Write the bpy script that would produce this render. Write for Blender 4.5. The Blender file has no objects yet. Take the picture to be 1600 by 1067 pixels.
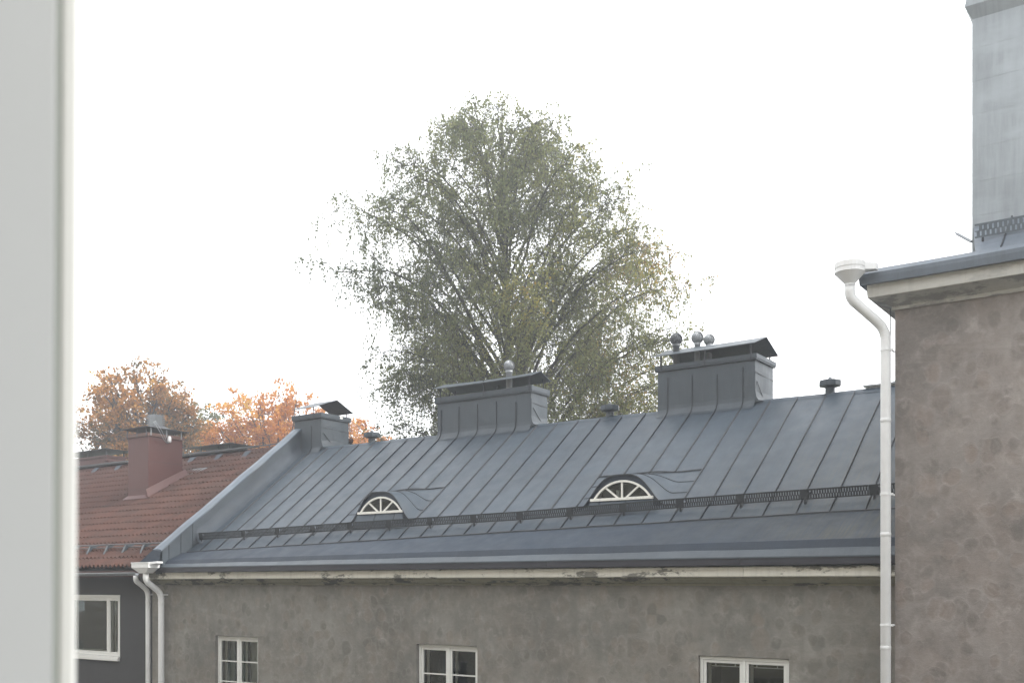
import bpy, math, random
import numpy as np
from mathutils import Vector
random.seed(7); RS = np.random.RandomState(11)
SC = bpy.context.scene
COL = SC.collection
GZ = -9.5                      # ground level; z = 0 is the eye level of the upstairs window
# ------------------------------------------------------------ camera
TH = math.atan2(1118, 1610)
cam_d = bpy.data.cameras.new('camera'); cam = bpy.data.objects.new('camera', cam_d); COL.objects.link(cam)
cam.location = (0, 0, 0); cam.rotation_euler = (math.pi/2, 0, TH)
cam_d.sensor_width = 36; cam_d.lens = 1610/1600*36
cam_d.shift_y = (916-533.5)/1600
cam_d.clip_start = .02; cam_d.clip_end = 2000
cam_d.dof.use_dof = True; cam_d.dof.focus_distance = 24; cam_d.dof.aperture_fstop = 5.0
SC.camera = cam
# ------------------------------------------------------------ light
world = bpy.data.worlds.new('World'); SC.world = world; world.use_nodes = True
nt = world.node_tree; nt.nodes.clear()
wo = nt.nodes.new('ShaderNodeOutputWorld'); bg = nt.nodes.new('ShaderNodeBackground')
sky = nt.nodes.new('ShaderNodeTexSky'); sky.sky_type = 'NISHITA'; sky.sun_disc = False
sky.sun_elevation = math.radians(36); sky.sun_rotation = math.radians(66); sky.air_density = 1.5; sky.dust_density = 3
tc = nt.nodes.new('ShaderNodeTexCoord'); nz = nt.nodes.new('ShaderNodeTexNoise'); nz.inputs['Scale'].default_value = 2.2; nz.inputs['Detail'].default_value = 5
rp = nt.nodes.new('ShaderNodeValToRGB')
rp.color_ramp.elements[0].position = .3; rp.color_ramp.elements[0].color = (8.6, 8.75, 8.9, 1)
rp.color_ramp.elements[1].position = .62; rp.color_ramp.elements[1].color = (9.2, 9.3, 9.4, 1)
mx = nt.nodes.new('ShaderNodeMix'); mx.data_type = 'RGBA'; mx.inputs[0].default_value = .94
nt.links.new(tc.outputs['Generated'], nz.inputs['Vector']); nt.links.new(nz.outputs['Fac'], rp.inputs['Fac'])
nt.links.new(sky.outputs['Color'], mx.inputs[6]); nt.links.new(rp.outputs['Color'], mx.inputs[7])
nt.links.new(mx.outputs[2], bg.inputs['Color']); bg.inputs['Strength'].default_value = .15
nt.links.new(bg.outputs[0], wo.inputs['Surface'])
sun_d = bpy.data.lights.new('sun', 'SUN'); sun = bpy.data.objects.new('sun', sun_d); COL.objects.link(sun)
sun_d.energy = 2.0; sun_d.angle = math.radians(10); sun_d.color = (1, .95, .88)
sdir = Vector((math.sin(math.radians(66))*math.cos(math.radians(36)), math.cos(math.radians(66))*math.cos(math.radians(36)), math.sin(math.radians(36))))
sun.rotation_euler = sdir.to_track_quat('Z', 'Y').to_euler()
vs = SC.view_settings; vs.view_transform = 'Standard'; vs.look = 'None'; vs.exposure = .92; vs.gamma = 1; vs.use_curve_mapping = False

# ------------------------------------------------------------ helpers
def tag(o, label=None, cat=None, group=None, kind=None):
    if label: o['label'] = label
    if cat: o['category'] = cat
    if group: o['group'] = group
    if kind: o['kind'] = kind
    return o
def empty(name, loc=(0, 0, 0)):
    o = bpy.data.objects.new(name, None); COL.objects.link(o); o.location = loc; o.empty_display_size = .3
    return o
def add(name, me, mat, parent=None):
    o = bpy.data.objects.new(name, me); COL.objects.link(o)
    if mat and not me.materials: me.materials.append(mat)
    if parent:
        o.parent = parent
        if parent.type == 'EMPTY': o.location = -Vector(parent.location)
    return o
class MB:
    def __init__(s): s.v = []; s.f = []
    def pts(s, P): n = len(s.v); s.v += [tuple(p) for p in P]; return n
    def face(s, *P): n = s.pts(P); s.f.append(tuple(range(n, n+len(P))))
    def box(s, x0, x1, y0, y1, z0, z1):
        n = s.pts([(x0,y0,z0),(x1,y0,z0),(x1,y1,z0),(x0,y1,z0),(x0,y0,z1),(x1,y0,z1),(x1,y1,z1),(x0,y1,z1)])
        for q in ((0,3,2,1),(4,5,6,7),(0,1,5,4),(1,2,6,5),(2,3,7,6),(3,0,4,7)): s.f.append(tuple(n+i for i in q))
    def hexa(s, A, B):      # A, B: four points each, matching rings
        n = s.pts(list(A)+list(B))
        for q in ((0,3,2,1),(4,5,6,7),(0,1,5,4),(1,2,6,5),(2,3,7,6),(3,0,4,7)): s.f.append(tuple(n+i for i in q))
    def bar(s, a, b, w, h, up=(0,0,1)):   # bar from a to b, width w, height h starting at the line along up
        a = Vector(a); b = Vector(b); d = (b-a).normalized(); u = Vector(up); r = d.cross(u).normalized(); u = r.cross(d).normalized()
        R = [(-w/2,0),(w/2,0),(w/2,h),(-w/2,h)]
        s.hexa([a+r*i+u*j for i, j in R], [b+r*i+u*j for i, j in R])
    def skin(s, rows, closed=False):
        n = len(s.v); m = len(rows[0])
        for r in rows: s.pts(r)
        for i in range(len(rows)-1):
            for j in range(m-1 + (1 if closed else 0)):
                a = n+i*m+j; b = n+i*m+(j+1) % m
                s.f.append((a, b, b+m, a+m))
    def tube(s, P, r, seg=12, caps=True):
        P = [Vector(p) for p in P]; n0 = len(s.v); rr = r if hasattr(r, '__len__') else [r]*len(P)
        ref = Vector((0, 0, 1)) if abs((P[1]-P[0]).normalized().z) < .9 else Vector((1, 0, 0))
        rows = []
        for i, p in enumerate(P):
            d = ((P[i+1] if i < len(P)-1 else P[i]) - (P[i-1] if i else P[i])).normalized()
            u = (ref - d*ref.dot(d)).normalized(); ref = u; w = d.cross(u)
            rows.append([p + (u*math.cos(2*math.pi*k/seg) + w*math.sin(2*math.pi*k/seg))*rr[i] for k in range(seg)])
        s.skin(rows, True)
        if caps:
            s.f.append(tuple(n0+k for k in reversed(range(seg)))); m = n0+(len(P)-1)*seg; s.f.append(tuple(m+k for k in range(seg)))
    def lathe(s, c, prof, seg=16):
        rows = [[(c[0]+r*math.cos(2*math.pi*k/seg), c[1]+r*math.sin(2*math.pi*k/seg), c[2]+z) for k in range(seg)] for r, z in prof]
        s.skin(rows, True)
    def build(s, name, mat, parent=None, smooth=False, bevel=0):
        me = bpy.data.meshes.new(name); me.from_pydata(s.v, [], s.f); me.update()
        if smooth: me.polygons.foreach_set('use_smooth', [True]*len(me.polygons))
        o = add(name, me, mat, parent)
        if bevel:
            b = o.modifiers.new('bevel', 'BEVEL'); b.width = bevel; b.segments = 2; b.limit_method = 'ANGLE'
        return o
def extrude_x(prof, x0, x1, dz=None, n=2):     # closed profile of (y,z), skinned along x
    m = MB(); rows = []
    for i in range(n):
        x = x0+(x1-x0)*i/(n-1); d = dz(x) if dz else 0
        rows.append([(x, y, z+d) for y, z in prof])
    m.skin(rows, True)
    m.f.append(tuple(reversed(range(len(prof))))); m.f.append(tuple(range((n-1)*len(prof), n*len(prof))))
    return m

# ------------------------------------------------------------ materials
class Nodes:
    def __init__(s, name):
        s.m = bpy.data.materials.new(name); s.m.use_nodes = True; s.t = s.m.node_tree; s.b = s.t.nodes['Principled BSDF']
        s.pos = s.n('ShaderNodeNewGeometry').outputs['Position']
    def n(s, t, **k):
        q = s.t.nodes.new(t)
        for a, b in k.items(): setattr(q, a, b)
        return q
    def link(s, a, b): s.t.links.new(a, b)
    def mapping(s, scale=(1,1,1), rot=(0,0,0)):
        q = s.n('ShaderNodeMapping'); q.inputs['Scale'].default_value = scale; q.inputs['Rotation'].default_value = rot; s.link(s.pos, q.inputs['Vector']); return q.outputs[0]
    def noise(s, scale, detail=4, rough=.55, vec=None, dist=0):
        q = s.n('ShaderNodeTexNoise'); q.inputs['Scale'].default_value = scale; q.inputs['Detail'].default_value = detail; q.inputs['Roughness'].default_value = rough; q.inputs['Distortion'].default_value = dist
        s.link(vec or s.pos, q.inputs['Vector']); return q.outputs['Fac']
    def ramp(s, f, stops):
        q = s.n('ShaderNodeValToRGB'); e = q.color_ramp.elements
        while len(e) < len(stops): e.new(.5)
        for i, (p, c) in enumerate(stops):
            e[i].position = p; e[i].color = (c, c, c, 1) if not hasattr(c, '__len__') else (*c, 1)
        s.link(f, q.inputs['Fac']); return q.outputs['Color']
    def mix(s, f, a, b, mode='MIX'):
        q = s.n('ShaderNodeMix'); q.data_type = 'RGBA'; q.blend_type = mode
        for i, v in ((0, f), (6, a), (7, b)):
            if hasattr(v, 'is_output'): s.link(v, q.inputs[i])
            elif i == 0: q.inputs[0].default_value = v
            else: q.inputs[i].default_value = (*v, 1) if len(v) == 3 else v
        return q.outputs[2]
    def math(s, op, a, b=None, clamp=False):
        q = s.n('ShaderNodeMath'); q.operation = op; q.use_clamp = clamp
        for i, v in ((0, a), (1, b)):
            if v is None: continue
            if hasattr(v, 'is_output'): s.link(v, q.inputs[i])
            else: q.inputs[i].default_value = v
        return q.outputs[0]
    def bump(s, h, strength, dist=.01):
        q = s.n('ShaderNodeBump'); q.inputs['Strength'].default_value = strength; q.inputs['Distance'].default_value = dist
        s.link(h, q.inputs['Height']); s.link(q.outputs[0], s.b.inputs['Normal']); return q
    def set(s, rough=.6, metal=0, spec=.5, color=None):
        s.b.inputs['Roughness'].default_value = rough; s.b.inputs['Metallic'].default_value = metal; s.b.inputs['Specular IOR Level'].default_value = spec
        if color is not None:
            if hasattr(color, 'is_output'): s.link(color, s.b.inputs['Base Color'])
            else: s.b.inputs['Base Color'].default_value = (*color, 1)
        return s.m
def simple(name, col, rough=.6, var=.15, scale=6, bump=0, metal=0, spec=.5, bscale=40):
    N = Nodes(name); f = N.noise(scale, 5)
    c = N.mix(f, tuple(v*(1-var) for v in col), tuple(v*(1+var) for v in col))
    if bump: N.bump(N.noise(bscale, 3), bump)
    return N.set(rough, metal, spec, c)
def metal_roof(name, col, moss=0, rough=.48, spec=.4):
    N = Nodes(name)
    big = N.ramp(N.noise(.9, 4, .6), [(.25, 0), (.75, 1)])
    # run-off wear follows the slope: stretched along it
    st = N.noise(1, 5, .65, N.mapping((14, 1.1, 1.4)))
    c = N.mix(big, tuple(v*.76 for v in col), tuple(v*1.22 for v in col))
    c = N.mix(N.ramp(st, [(.35, 0), (.8, .45)]), c, tuple(v*1.6 for v in col))
    patch = N.ramp(N.noise(1, 4, .6, N.mapping((.8, 1.6, 2.2))), [(.5, 0), (.68, .5)])
    c = N.mix(patch, c, tuple(v*1.45 for v in col))
    fine = N.noise(90, 2); c = N.mix(.12, c, N.mix(fine, (.02, .02, .02), (.3, .3, .3)))
    oi = N.n('ShaderNodeObjectInfo').outputs['Random']
    c = N.mix(N.math('MULTIPLY', oi, .22), c, tuple(v*.72 for v in col))
    if moss:
        sx = N.n('ShaderNodeSeparateXYZ'); N.link(N.pos, sx.inputs[0])
        gx = N.n('ShaderNodeMapRange'); gx.inputs[1].default_value = -8.6; gx.inputs[2].default_value = -4.2; gx.clamp = True; N.link(sx.outputs[0], gx.inputs[0])
        gz = N.n('ShaderNodeMapRange'); gz.inputs[1].default_value = 3.7; gz.inputs[2].default_value = 1.6; gz.clamp = True; N.link(sx.outputs[2], gz.inputs[0])
        ms = N.ramp(N.noise(1, 6, .7, N.mapping((22, .9, 1.2))), [(.35, 0), (.7, 1)])
        mb = N.ramp(N.noise(.7, 3), [(.3, .3), (.6, 1)])
        f = N.math('MULTIPLY', N.math('MULTIPLY', gx.outputs[0], gz.outputs[0]), N.math('MULTIPLY', ms, mb))
        c = N.mix(N.math('MULTIPLY', f, .85), c, (.085, .078, .052))
        spots = N.ramp(N.noise(2.3, 5, .7), [(.62, 0), (.74, .4)])
        c = N.mix(spots, c, (.055, .054, .040))
    N.bump(N.noise(1.8, 4, .55, N.mapping((1.5, 1, 1))), .5, .02)
    r = N.ramp(N.noise(3, 4), [(.3, rough-.07), (.7, rough+.1)])
    N.link(r, N.b.inputs['Roughness'])
    m = N.set(rough, 0, spec, c); return m
def plaster(name, col, brown=(1.12, 1.0, .93), ring=2.3):
    N = Nodes(name)
    wob = N.n('ShaderNodeTexNoise'); wob.inputs['Scale'].default_value = 2.6; wob.inputs['Detail'].default_value = 4; N.link(N.pos, wob.inputs['Vector'])
    va = N.n('ShaderNodeVectorMath'); va.operation = 'SUBTRACT'; N.link(wob.outputs['Color'], va.inputs[0]); va.inputs[1].default_value = (.5, .5, .5)
    vb = N.n('ShaderNodeVectorMath'); vb.operation = 'SCALE'; N.link(va.outputs[0], vb.inputs[0]); vb.inputs['Scale'].default_value = .22
    vc = N.n('ShaderNodeVectorMath'); vc.operation = 'ADD'; N.link(N.pos, vc.inputs[0]); N.link(vb.outputs[0], vc.inputs[1])
    mp = N.n('ShaderNodeMapping'); mp.inputs['Scale'].default_value = (1, .01, .8); N.link(vc.outputs[0], mp.inputs[0])
    c = N.mix(N.ramp(N.noise(.55, 5, .6), [(.3, 0), (.7, 1)]), tuple(v*.70 for v in col), tuple(v*1.28 for v in col))
    c = N.mix(N.ramp(N.noise(1.3, 4), [(.45, 0), (.75, .5)]), c, tuple(v*k for v, k in zip(col, brown)))
    h = None
    for sc, seed, amt in ((ring*.8, 0, .6), (ring*1.25, 3.7, .55), (ring*1.8, 8.1, .5)):
        m2 = N.n('ShaderNodeMapping'); m2.inputs['Location'].default_value = (seed, 0, seed*1.7); N.link(mp.outputs[0], m2.inputs[0])
        v = N.n('ShaderNodeTexVoronoi'); v.inputs['Scale'].default_value = sc; v.inputs['Randomness'].default_value = .85; N.link(m2.outputs[0], v.inputs['Vector'])
        sel = N.n('ShaderNodeSeparateColor'); N.link(v.outputs['Color'], sel.inputs[0])
        # size differs from one trowel mark to the next; some cells carry none
        d = N.math('DIVIDE', v.outputs['Distance'], N.math('ADD', N.math('MULTIPLY', sel.outputs[1], .7), .6))
        rim = N.ramp(d, [(.0, .1), (.24, .05), (.31, .6), (.34, .8), (.37, .25), (.44, 0)])
        inner = N.ramp(d, [(.25, 1), (.36, 0)])
        swirl = N.ramp(N.math('FRACT', N.math('MULTIPLY', d, 11)), [(.1, 0), (.5, 1), (.9, 0)])
        on = N.ramp(sel.outputs[0], [(.08, 0), (.4, 1)])
        brk = N.ramp(N.noise(4, 4, .7), [(.40, 0), (.62, 1)])
        tone = N.mix(sel.outputs[2], tuple(v_*.60 for v_ in col), tuple(v_*k*1.02 for v_, k in zip(col, brown)))
        c = N.mix(N.math('MULTIPLY', N.math('MULTIPLY', inner, on), amt), c, tone)
        c = N.mix(N.math('MULTIPLY', N.math('MULTIPLY', N.math('MULTIPLY', rim, on), brk), amt*.9), c, tuple(v_*1.5 for v_ in col))
        c = N.mix(N.math('MULTIPLY', N.math('MULTIPLY', N.math('MULTIPLY', swirl, inner), brk), amt*.2), c, tuple(v_*1.3 for v_ in col))
        h = rim if h is None else N.math('ADD', h, rim)
    # pale lime blooms and veins
    vein = N.ramp(N.noise(1.1, 7, .72, None, 1.6), [(.47, 0), (.5, .5), (.53, 0)])
    c = N.mix(N.math('MULTIPLY', vein, N.ramp(N.noise(.8, 2), [(.5, 0), (.7, .35)])), c, tuple(v_*1.7 for v_ in col))
    mott = N.noise(3.4, 8, .74, N.mapping((1, 1, .9)), .15)
    c = N.mix(N.ramp(mott, [(.30, .55), (.48, 0)]), c, tuple(v_*.55 for v_ in col))
    c = N.mix(N.ramp(mott, [(.52, 0), (.72, .6)]), c, tuple(v_*1.6 for v_ in col))
    band = N.ramp(N.noise(1, 7, .7, N.mapping((.28, 1, 1.5)), .8), [(.54, 0), (.66, .28), (.75, .4)])
    c = N.mix(band, c, tuple(v_*1.75 for v_ in col))
    bloom = N.ramp(N.noise(1.9, 6, .68), [(.60, 0), (.74, .7)])
    c = N.mix(bloom, c, tuple(v_*1.8 for v_ in col))
    run = N.ramp(N.noise(1, 4, .6, N.mapping((5, 1, .35))), [(.55, 0), (.8, .35)])
    c = N.mix(run, c, tuple(v_*.7 for v_ in col))
    hh = N.math('ADD', N.math('MULTIPLY', h, .25), N.noise(12, 8, .75))
    N.bump(hh, .7, .014)
    return N.set(.92, 0, .25, c)
def flaking(name, paint, under, lo=.50, hi=.56, s=3.2):
    N = Nodes(name)
    a = N.noise(1, 8, .72, N.mapping((s*.55, s, s*1.6)))
    mask = N.ramp(a, [(lo, 0), (hi, 1)])
    p = N.mix(N.noise(5, 6, .7, N.mapping((1, 1, 3))), tuple(v*.78 for v in paint), tuple(v*1.12 for v in paint))
    drip = N.ramp(N.noise(1, 5, .7, N.mapping((9, 1, .6))), [(.5, 0), (.75, .45)])
    p = N.mix(drip, p, tuple(v*.55 for v in paint))
    u = N.mix(N.noise(9, 5, .7), tuple(v*.75 for v in under), tuple(v*1.2 for v in under))
    c = N.mix(mask, p, u)
    N.bump(N.math('SUBTRACT', N.noise(20, 4), N.math('MULTIPLY', mask, .4)), .4, .008)
    return N.set(.85, 0, .3, c)

ROOF = (.022, .038, .056)
M_roof = metal_roof('painted_roof_metal', ROOF, moss=1)
M_metal = metal_roof('painted_sheet_metal', (.028, .041, .054))
M_metal_dark = metal_roof('dark_sheet_metal', (.013, .023, .040), rough=.6, spec=.25)
M_eave = metal_roof('eave_sheet_metal', (.010, .021, .038), moss=1, rough=.6, spec=.22)
M_fascia = simple('fascia_metal', (.027, .028, .038), .5, .12, 2)
M_seam = simple('seam_metal', (.018, .022, .029), .5, .15, 5)
M_cope = metal_roof('coping_metal', (.068, .092, .122), rough=.45)
M_flash = metal_roof('matt_flashing_metal', (.034, .046, .062), rough=.75)
M_fascia_r = metal_roof('glare_lightened_roof_metal', (.105, .128, .158), rough=.45)  # roof paint made paler: the veiling glare is put into its colour
M_guard = simple('guard_metal', (.016, .020, .026), .55, .15, 5)
M_guard_r = simple('pale_guard_metal', (.10, .12, .14), .55, .15, 5)
M_galv = simple('galvanised_steel', (.27, .285, .30), .45, .15, 9, metal=.5)
M_galv_dark = simple('weathered_galvanised_steel', (.09, .097, .105), .5, .2, 9, metal=.3)
M_plaster = plaster('grey_trowelled_plaster', (.198, .190, .172))
M_plaster_r = plaster('brown_grey_trowelled_plaster', (.222, .201, .188), ring=2.0)
M_plaster_dark = simple('smooth_dark_grey_render', (.052, .051, .052), .95, .08, 3, bump=.3, bscale=120)
M_cornice = flaking('flaking_cream_paint', (.74, .72, .65), (.20, .195, .17), .535, .575, 1.9)
M_cove = flaking('dirty_olive_paint', (.26, .25, .185), (.10, .096, .088), .53, .56, 3)
M_cornice_r = flaking('weathered_pale_paint', (.50, .49, .455), (.36, .35, .33), .52, .64, 2)
M_cove_r = flaking('peeling_grey_paint', (.46, .45, .42), (.28, .275, .265), .50, .56, 3)
M_white = simple('white_window_paint', (.70, .70, .675), .5, .06, 8)
M_pipe = simple('white_downpipe_paint', (.74, .745, .75), .5, .09, 7, bump=.15, bscale=25)
M_oldwhite = flaking('worn_white_paint', (.78, .77, .72), (.35, .33, .30), .60, .68, 9)
M_tile = None
M_redmetal = simple('red_sheet_metal', (.085, .027, .023), .55, .1, 2)
M_redboard = simple('red_brown_board', (.07, .033, .028), .7, .15, 4)
M_darkmetal = simple('dark_hood_metal', (.028, .028, .030), .5, .2, 6)
M_rubber = simple('grey_green_gasket', (.44, .49, .47), .6, .1, 5)
M_sash = simple('satin_white_sash_paint', (.52, .55, .575), .45, .04, 4)
M_sash_edge = simple('lit_white_sash_edge', (.72, .745, .745), .45, .03, 4)  # whiter copy of the sash paint; light caught by the edge is painted in
M_room = simple('dim_room_wall', (.045, .048, .046), .9, .2, 1)
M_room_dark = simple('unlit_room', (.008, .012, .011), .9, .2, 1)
M_curtain = simple('pale_curtain_cloth', (.42, .43, .42), .9, .1, 5)
M_blind = simple('beige_blind', (.16, .15, .115), .9, .12, 2)
M_beige = simple('beige_courtyard_plaster', (.42, .38, .30), .9, .1, 1.2, bump=.3)
M_orange = simple('orange_edge', (.5, .2, .1), .6, .1, 5)
def tile_mat():
    N = Nodes('brown_red_roof_tile')
    oi = N.n('ShaderNodeObjectInfo').outputs['Random']
    f = N.math('ADD', N.math('MULTIPLY', oi, .45), N.math('MULTIPLY', N.ramp(N.noise(3.3, 6, .7), [(.3, 0), (.7, 1)]), .55))
    c = N.mix(f, (.040, .019, .014), (.105, .045, .033))
    c = N.mix(N.ramp(N.noise(.8, 5, .65), [(.45, 0), (.7, .45)]), c, (.055, .042, .036))
    c = N.mix(N.ramp(N.noise(30, 3), [(.55, 0), (.75, .35)]), c, (.03, .03, .025))
    N.bump(N.noise(60, 4), .4, .004)
    return N.set(.85, 0, .3, c)
M_tile = tile_mat()
def glass_mat():
    m = bpy.data.materials.new('window_glass'); m.use_nodes = True; t = m.node_tree; t.nodes.clear()
    o = t.nodes.new('ShaderNodeOutputMaterial'); mxs = t.nodes.new('ShaderNodeMixShader'); g = t.nodes.new('ShaderNodeBsdfGlossy'); tr = t.nodes.new('ShaderNodeBsdfTransparent')
    fr = t.nodes.new('ShaderNodeFresnel'); fr.inputs[0].default_value = 1.55; g.inputs['Roughness'].default_value = .01; g.inputs['Color'].default_value = (.9, .95, .93, 1)
    tr.inputs[0].default_value = (.88, .92, .90, 1)
    nzt = t.nodes.new('ShaderNodeTexNoise'); nzt.inputs['Scale'].default_value = 1.8; bp = t.nodes.new('ShaderNodeBump'); bp.inputs['Strength'].default_value = .12; bp.inputs['Distance'].default_value = .01
    t.links.new(nzt.outputs[0], bp.inputs['Height']); t.links.new(bp.outputs[0], g.inputs['Normal'])
    t.links.new(fr.outputs[0], mxs.inputs[0]); t.links.new(tr.outputs[0], mxs.inputs[1]); t.links.new(g.outputs[0], mxs.inputs[2]); t.links.new(mxs.outputs[0], o.inputs['Surface'])
    return m
M_glass = glass_mat()
def leaf_mat(name, cols, yellowing=None, trans=.55):
    m = bpy.data.materials.new(name); m.use_nodes = True; t = m.node_tree; t.nodes.clear()
    o = t.nodes.new('ShaderNodeOutputMaterial'); d = t.nodes.new('ShaderNodeBsdfDiffuse'); tr = t.nodes.new('ShaderNodeBsdfTranslucent'); ms = t.nodes.new('ShaderNodeMixShader'); ms.inputs[0].default_value = trans
    g = t.nodes.new('ShaderNodeNewGeometry'); r = t.nodes.new('ShaderNodeValToRGB'); e = r.color_ramp.elements
    while len(e) < len(cols): e.new(.5)
    for i, (p, c) in enumerate(cols): e[i].position = p; e[i].color = (*c, 1)
    n = t.nodes.new('ShaderNodeTexNoise'); n.inputs['Scale'].default_value = .33; n.inputs['Detail'].default_value = 4
    t.links.new(g.outputs['Position'], n.inputs['Vector'])
    a = t.nodes.new('ShaderNodeMath'); a.operation = 'MULTIPLY_ADD'; a.inputs[1].default_value = .55; a.use_clamp = True
    b = t.nodes.new('ShaderNodeMath'); b.operation = 'MULTIPLY_ADD'; b.inputs[1].default_value = 1.5; b.inputs[2].default_value = -.52
    t.links.new(n.outputs['Fac'], b.inputs[0]); t.links.new(g.outputs['Random Per Island'], a.inputs[0]); t.links.new(b.outputs[0], a.inputs[2])
    if yellowing:      # one flank of the crown has turned further than the other
        dt = t.nodes.new('ShaderNodeVectorMath'); dt.operation = 'DOT_PRODUCT'; dt.inputs[1].default_value = yellowing[1]; sb = t.nodes.new('ShaderNodeVectorMath'); sb.operation = 'SUBTRACT'; sb.inputs[1].default_value = yellowing[0]
        t.links.new(g.outputs['Position'], sb.inputs[0]); t.links.new(sb.outputs[0], dt.inputs[0]); ad = t.nodes.new('ShaderNodeMath'); ad.operation = 'ADD'; ad.use_clamp = True
        t.links.new(a.outputs[0], ad.inputs[0]); t.links.new(dt.outputs['Value'], ad.inputs[1]); a = ad
    t.links.new(a.outputs[0], r.inputs['Fac'])
    t.links.new(r.outputs[0], d.inputs[0]); t.links.new(r.outputs[0], tr.inputs[0])
    t.links.new(d.outputs[0], ms.inputs[1]); t.links.new(tr.outputs[0], ms.inputs[2]); t.links.new(ms.outputs[0], o.inputs['Surface'])
    return m
M_birch = leaf_mat('birch_leaf', [(0, (.095, .115, .070)), (.5, (.18, .20, .10)), (.85, (.26, .26, .10)), (.97, (.38, .32, .09)), (1, (.38, .25, .08))], ((-19.3, 28, 9), (.035, .025, .004)))
M_maple = leaf_mat('autumn_maple_leaf', [(0, (.075, .085, .045)), (.25, (.12, .10, .05)), (.5, (.27, .14, .045)), (.75, (.45, .20, .05)), (1, (.58, .36, .09))])
M_oak = leaf_mat('orange_leaf', [(0, (.17, .065, .032)), (.35, (.45, .17, .040)), (.7, (.60, .27, .05)), (1, (.66, .44, .10))])
M_green = leaf_mat('yellow_green_leaf', [(0, (.05, .06, .027)), (.6, (.11, .12, .04)), (1, (.28, .24, .06))])
M_bark = simple('dark_branch_bark', (.045, .042, .038), .9, .3, 3)
M_bark_b = simple('birch_bark', (.08, .075, .07), .9, .35, 2.5)
def ground_mat():
    N = Nodes('courtyard_asphalt'); c = N.mix(N.noise(.2, 6), (.045, .047, .05), (.075, .075, .073)); N.bump(N.noise(60, 3), .3); return N.set(.9, 0, .3, c)
M_ground = ground_mat()
M_grass = simple('lawn_grass', (.06, .075, .03), .95, .3, .4, bump=.4)

# ------------------------------------------------------------ ground
g = MB(); g.face((-260,-200,GZ),(240,-200,GZ),(240,300,GZ),(-260,300,GZ)); tag(g.build('ground', M_grass), kind='structure')
g = MB(); g.face((-60,0,GZ+.004),(30,0,GZ+.004),(30,15.2,GZ+.004),(-60,15.2,GZ+.004)); tag(g.build('courtyard_pavement', M_ground), kind='structure')

# ------------------------------------------------------------ walls with openings
def wall_quads(x0, x1, z0, z1, Y, holes, depth=.16, thick=None):
    m = MB(); xs = sorted({x0, x1, *[h[0] for h in holes], *[h[1] for h in holes]}); zs = sorted({z0, z1, *[h[2] for h in holes], *[h[3] for h in holes]})
    for i in range(len(xs)-1):
        for j in range(len(zs)-1):
            cx = (xs[i]+xs[i+1])/2; cz = (zs[j]+zs[j+1])/2
            if any(h[0] < cx < h[1] and h[2] < cz < h[3] for h in holes): continue
            m.face((xs[i],Y,zs[j]),(xs[i+1],Y,zs[j]),(xs[i+1],Y,zs[j+1]),(xs[i],Y,zs[j+1]))
    for a, b, c, d in holes:
        e = Y+depth
        m.face((a,Y,c),(a,e,c),(b,e,c),(b,Y,c)); m.face((a,Y,d),(b,Y,d),(b,e,d),(a,e,d))
        m.face((a,Y,c),(a,Y,d),(a,e,d),(a,e,c)); m.face((b,Y,c),(b,e,c),(b,e,d),(b,Y,d))
    return m
def frame_mb(x0, x1, z0, z1, w, y0, y1, m=None):
    m = m or MB()
    m.box(x0, x1, y0, y1, z1-w, z1); m.box(x0, x1, y0, y1, z0, z0+w); m.box(x0, x0+w, y0, y1, z0+w, z1-w); m.box(x1-w, x1, y0, y1, z0+w, z1-w); return m
def window(parent, x0, x1, z0, z1, Y, muntins=2, inset=.07, split=None, curtain=None, room=None, sill=True, label=None):
    f = .055
    fm = frame_mb(x0, x1, z0, z1, f, Y+inset, Y+inset+.09)
    c = split if split else (x0+x1)/2
    fm.box(c-.028, c+.028, Y+inset+.004, Y+inset+.088, z0+f, z1-f)
    w = fm.build('window', M_white, parent, bevel=.004)
    if label: w['label'] = label
    for a, b in ((x0+f+.004, c-.032), (c+.032, x1-f-.004)):
        cs = frame_mb(a, b, z0+f+.004, z1-f-.004, .045, Y+inset+.016, Y+inset+.062).build('casement', M_white, w, bevel=.003)
        A, B, Z0, Z1 = a+.045, b-.045, z0+f+.049, z1-f-.049
        for k in range(muntins):
            z = Z0+(Z1-Z0)*(k+1)/(muntins+1); m = MB(); m.box(A, B, Y+inset+.02, Y+inset+.05, z-.013, z+.013); m.build('muntin', M_white, w)
        p = MB(); p.face((A,Y+inset+.036,Z0),(B,Y+inset+.036,Z0),(B,Y+inset+.036,Z1),(A,Y+inset+.036,Z1)); p.build('pane', M_glass, w)
        # inner sash of the double window
        frame_mb(a+.01, b-.01, z0+f+.02, z1-f-.02, .05, Y+inset+.17, Y+inset+.2).build('inner_sash', M_white, w)
    r = MB(); y0 = Y+inset+.092; y1 = Y+1.5; a, b, cc, d = x0-.25, x1+.25, z0-.2, z1+.12
    r.face((a,y1,cc),(b,y1,cc),(b,y1,d),(a,y1,d)); r.face((a,y0,cc),(a,y1,cc),(a,y1,d),(a,y0,d)); r.face((b,y0,cc),(b,y0,d),(b,y1,d),(b,y1,cc)); r.face((a,y0,cc),(b,y0,cc),(b,y1,cc),(a,y1,cc)); r.face((a,y0,d),(a,y1,d),(b,y1,d),(b,y0,d))
    r.build('room_lining', room or M_room, w)
    if curtain:
        for u0, u1 in curtain:
            n = 26; rows = [[(x0+(x1-x0)*(u0+(u1-u0)*i/n), Y+.42+.025*math.sin(i*1.9), zz) for i in range(n+1)] for zz in (z0, z1-.1)]
            q = MB(); q.skin(rows); q.build('curtain', M_curtain, w, smooth=True)
    if sill:
        s = MB(); s.box(x0-.03, x1+.03, Y-.05, Y+inset-.002, z0-.035, z0-.003); s.build('sill', M_metal, w)
    return w

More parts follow.
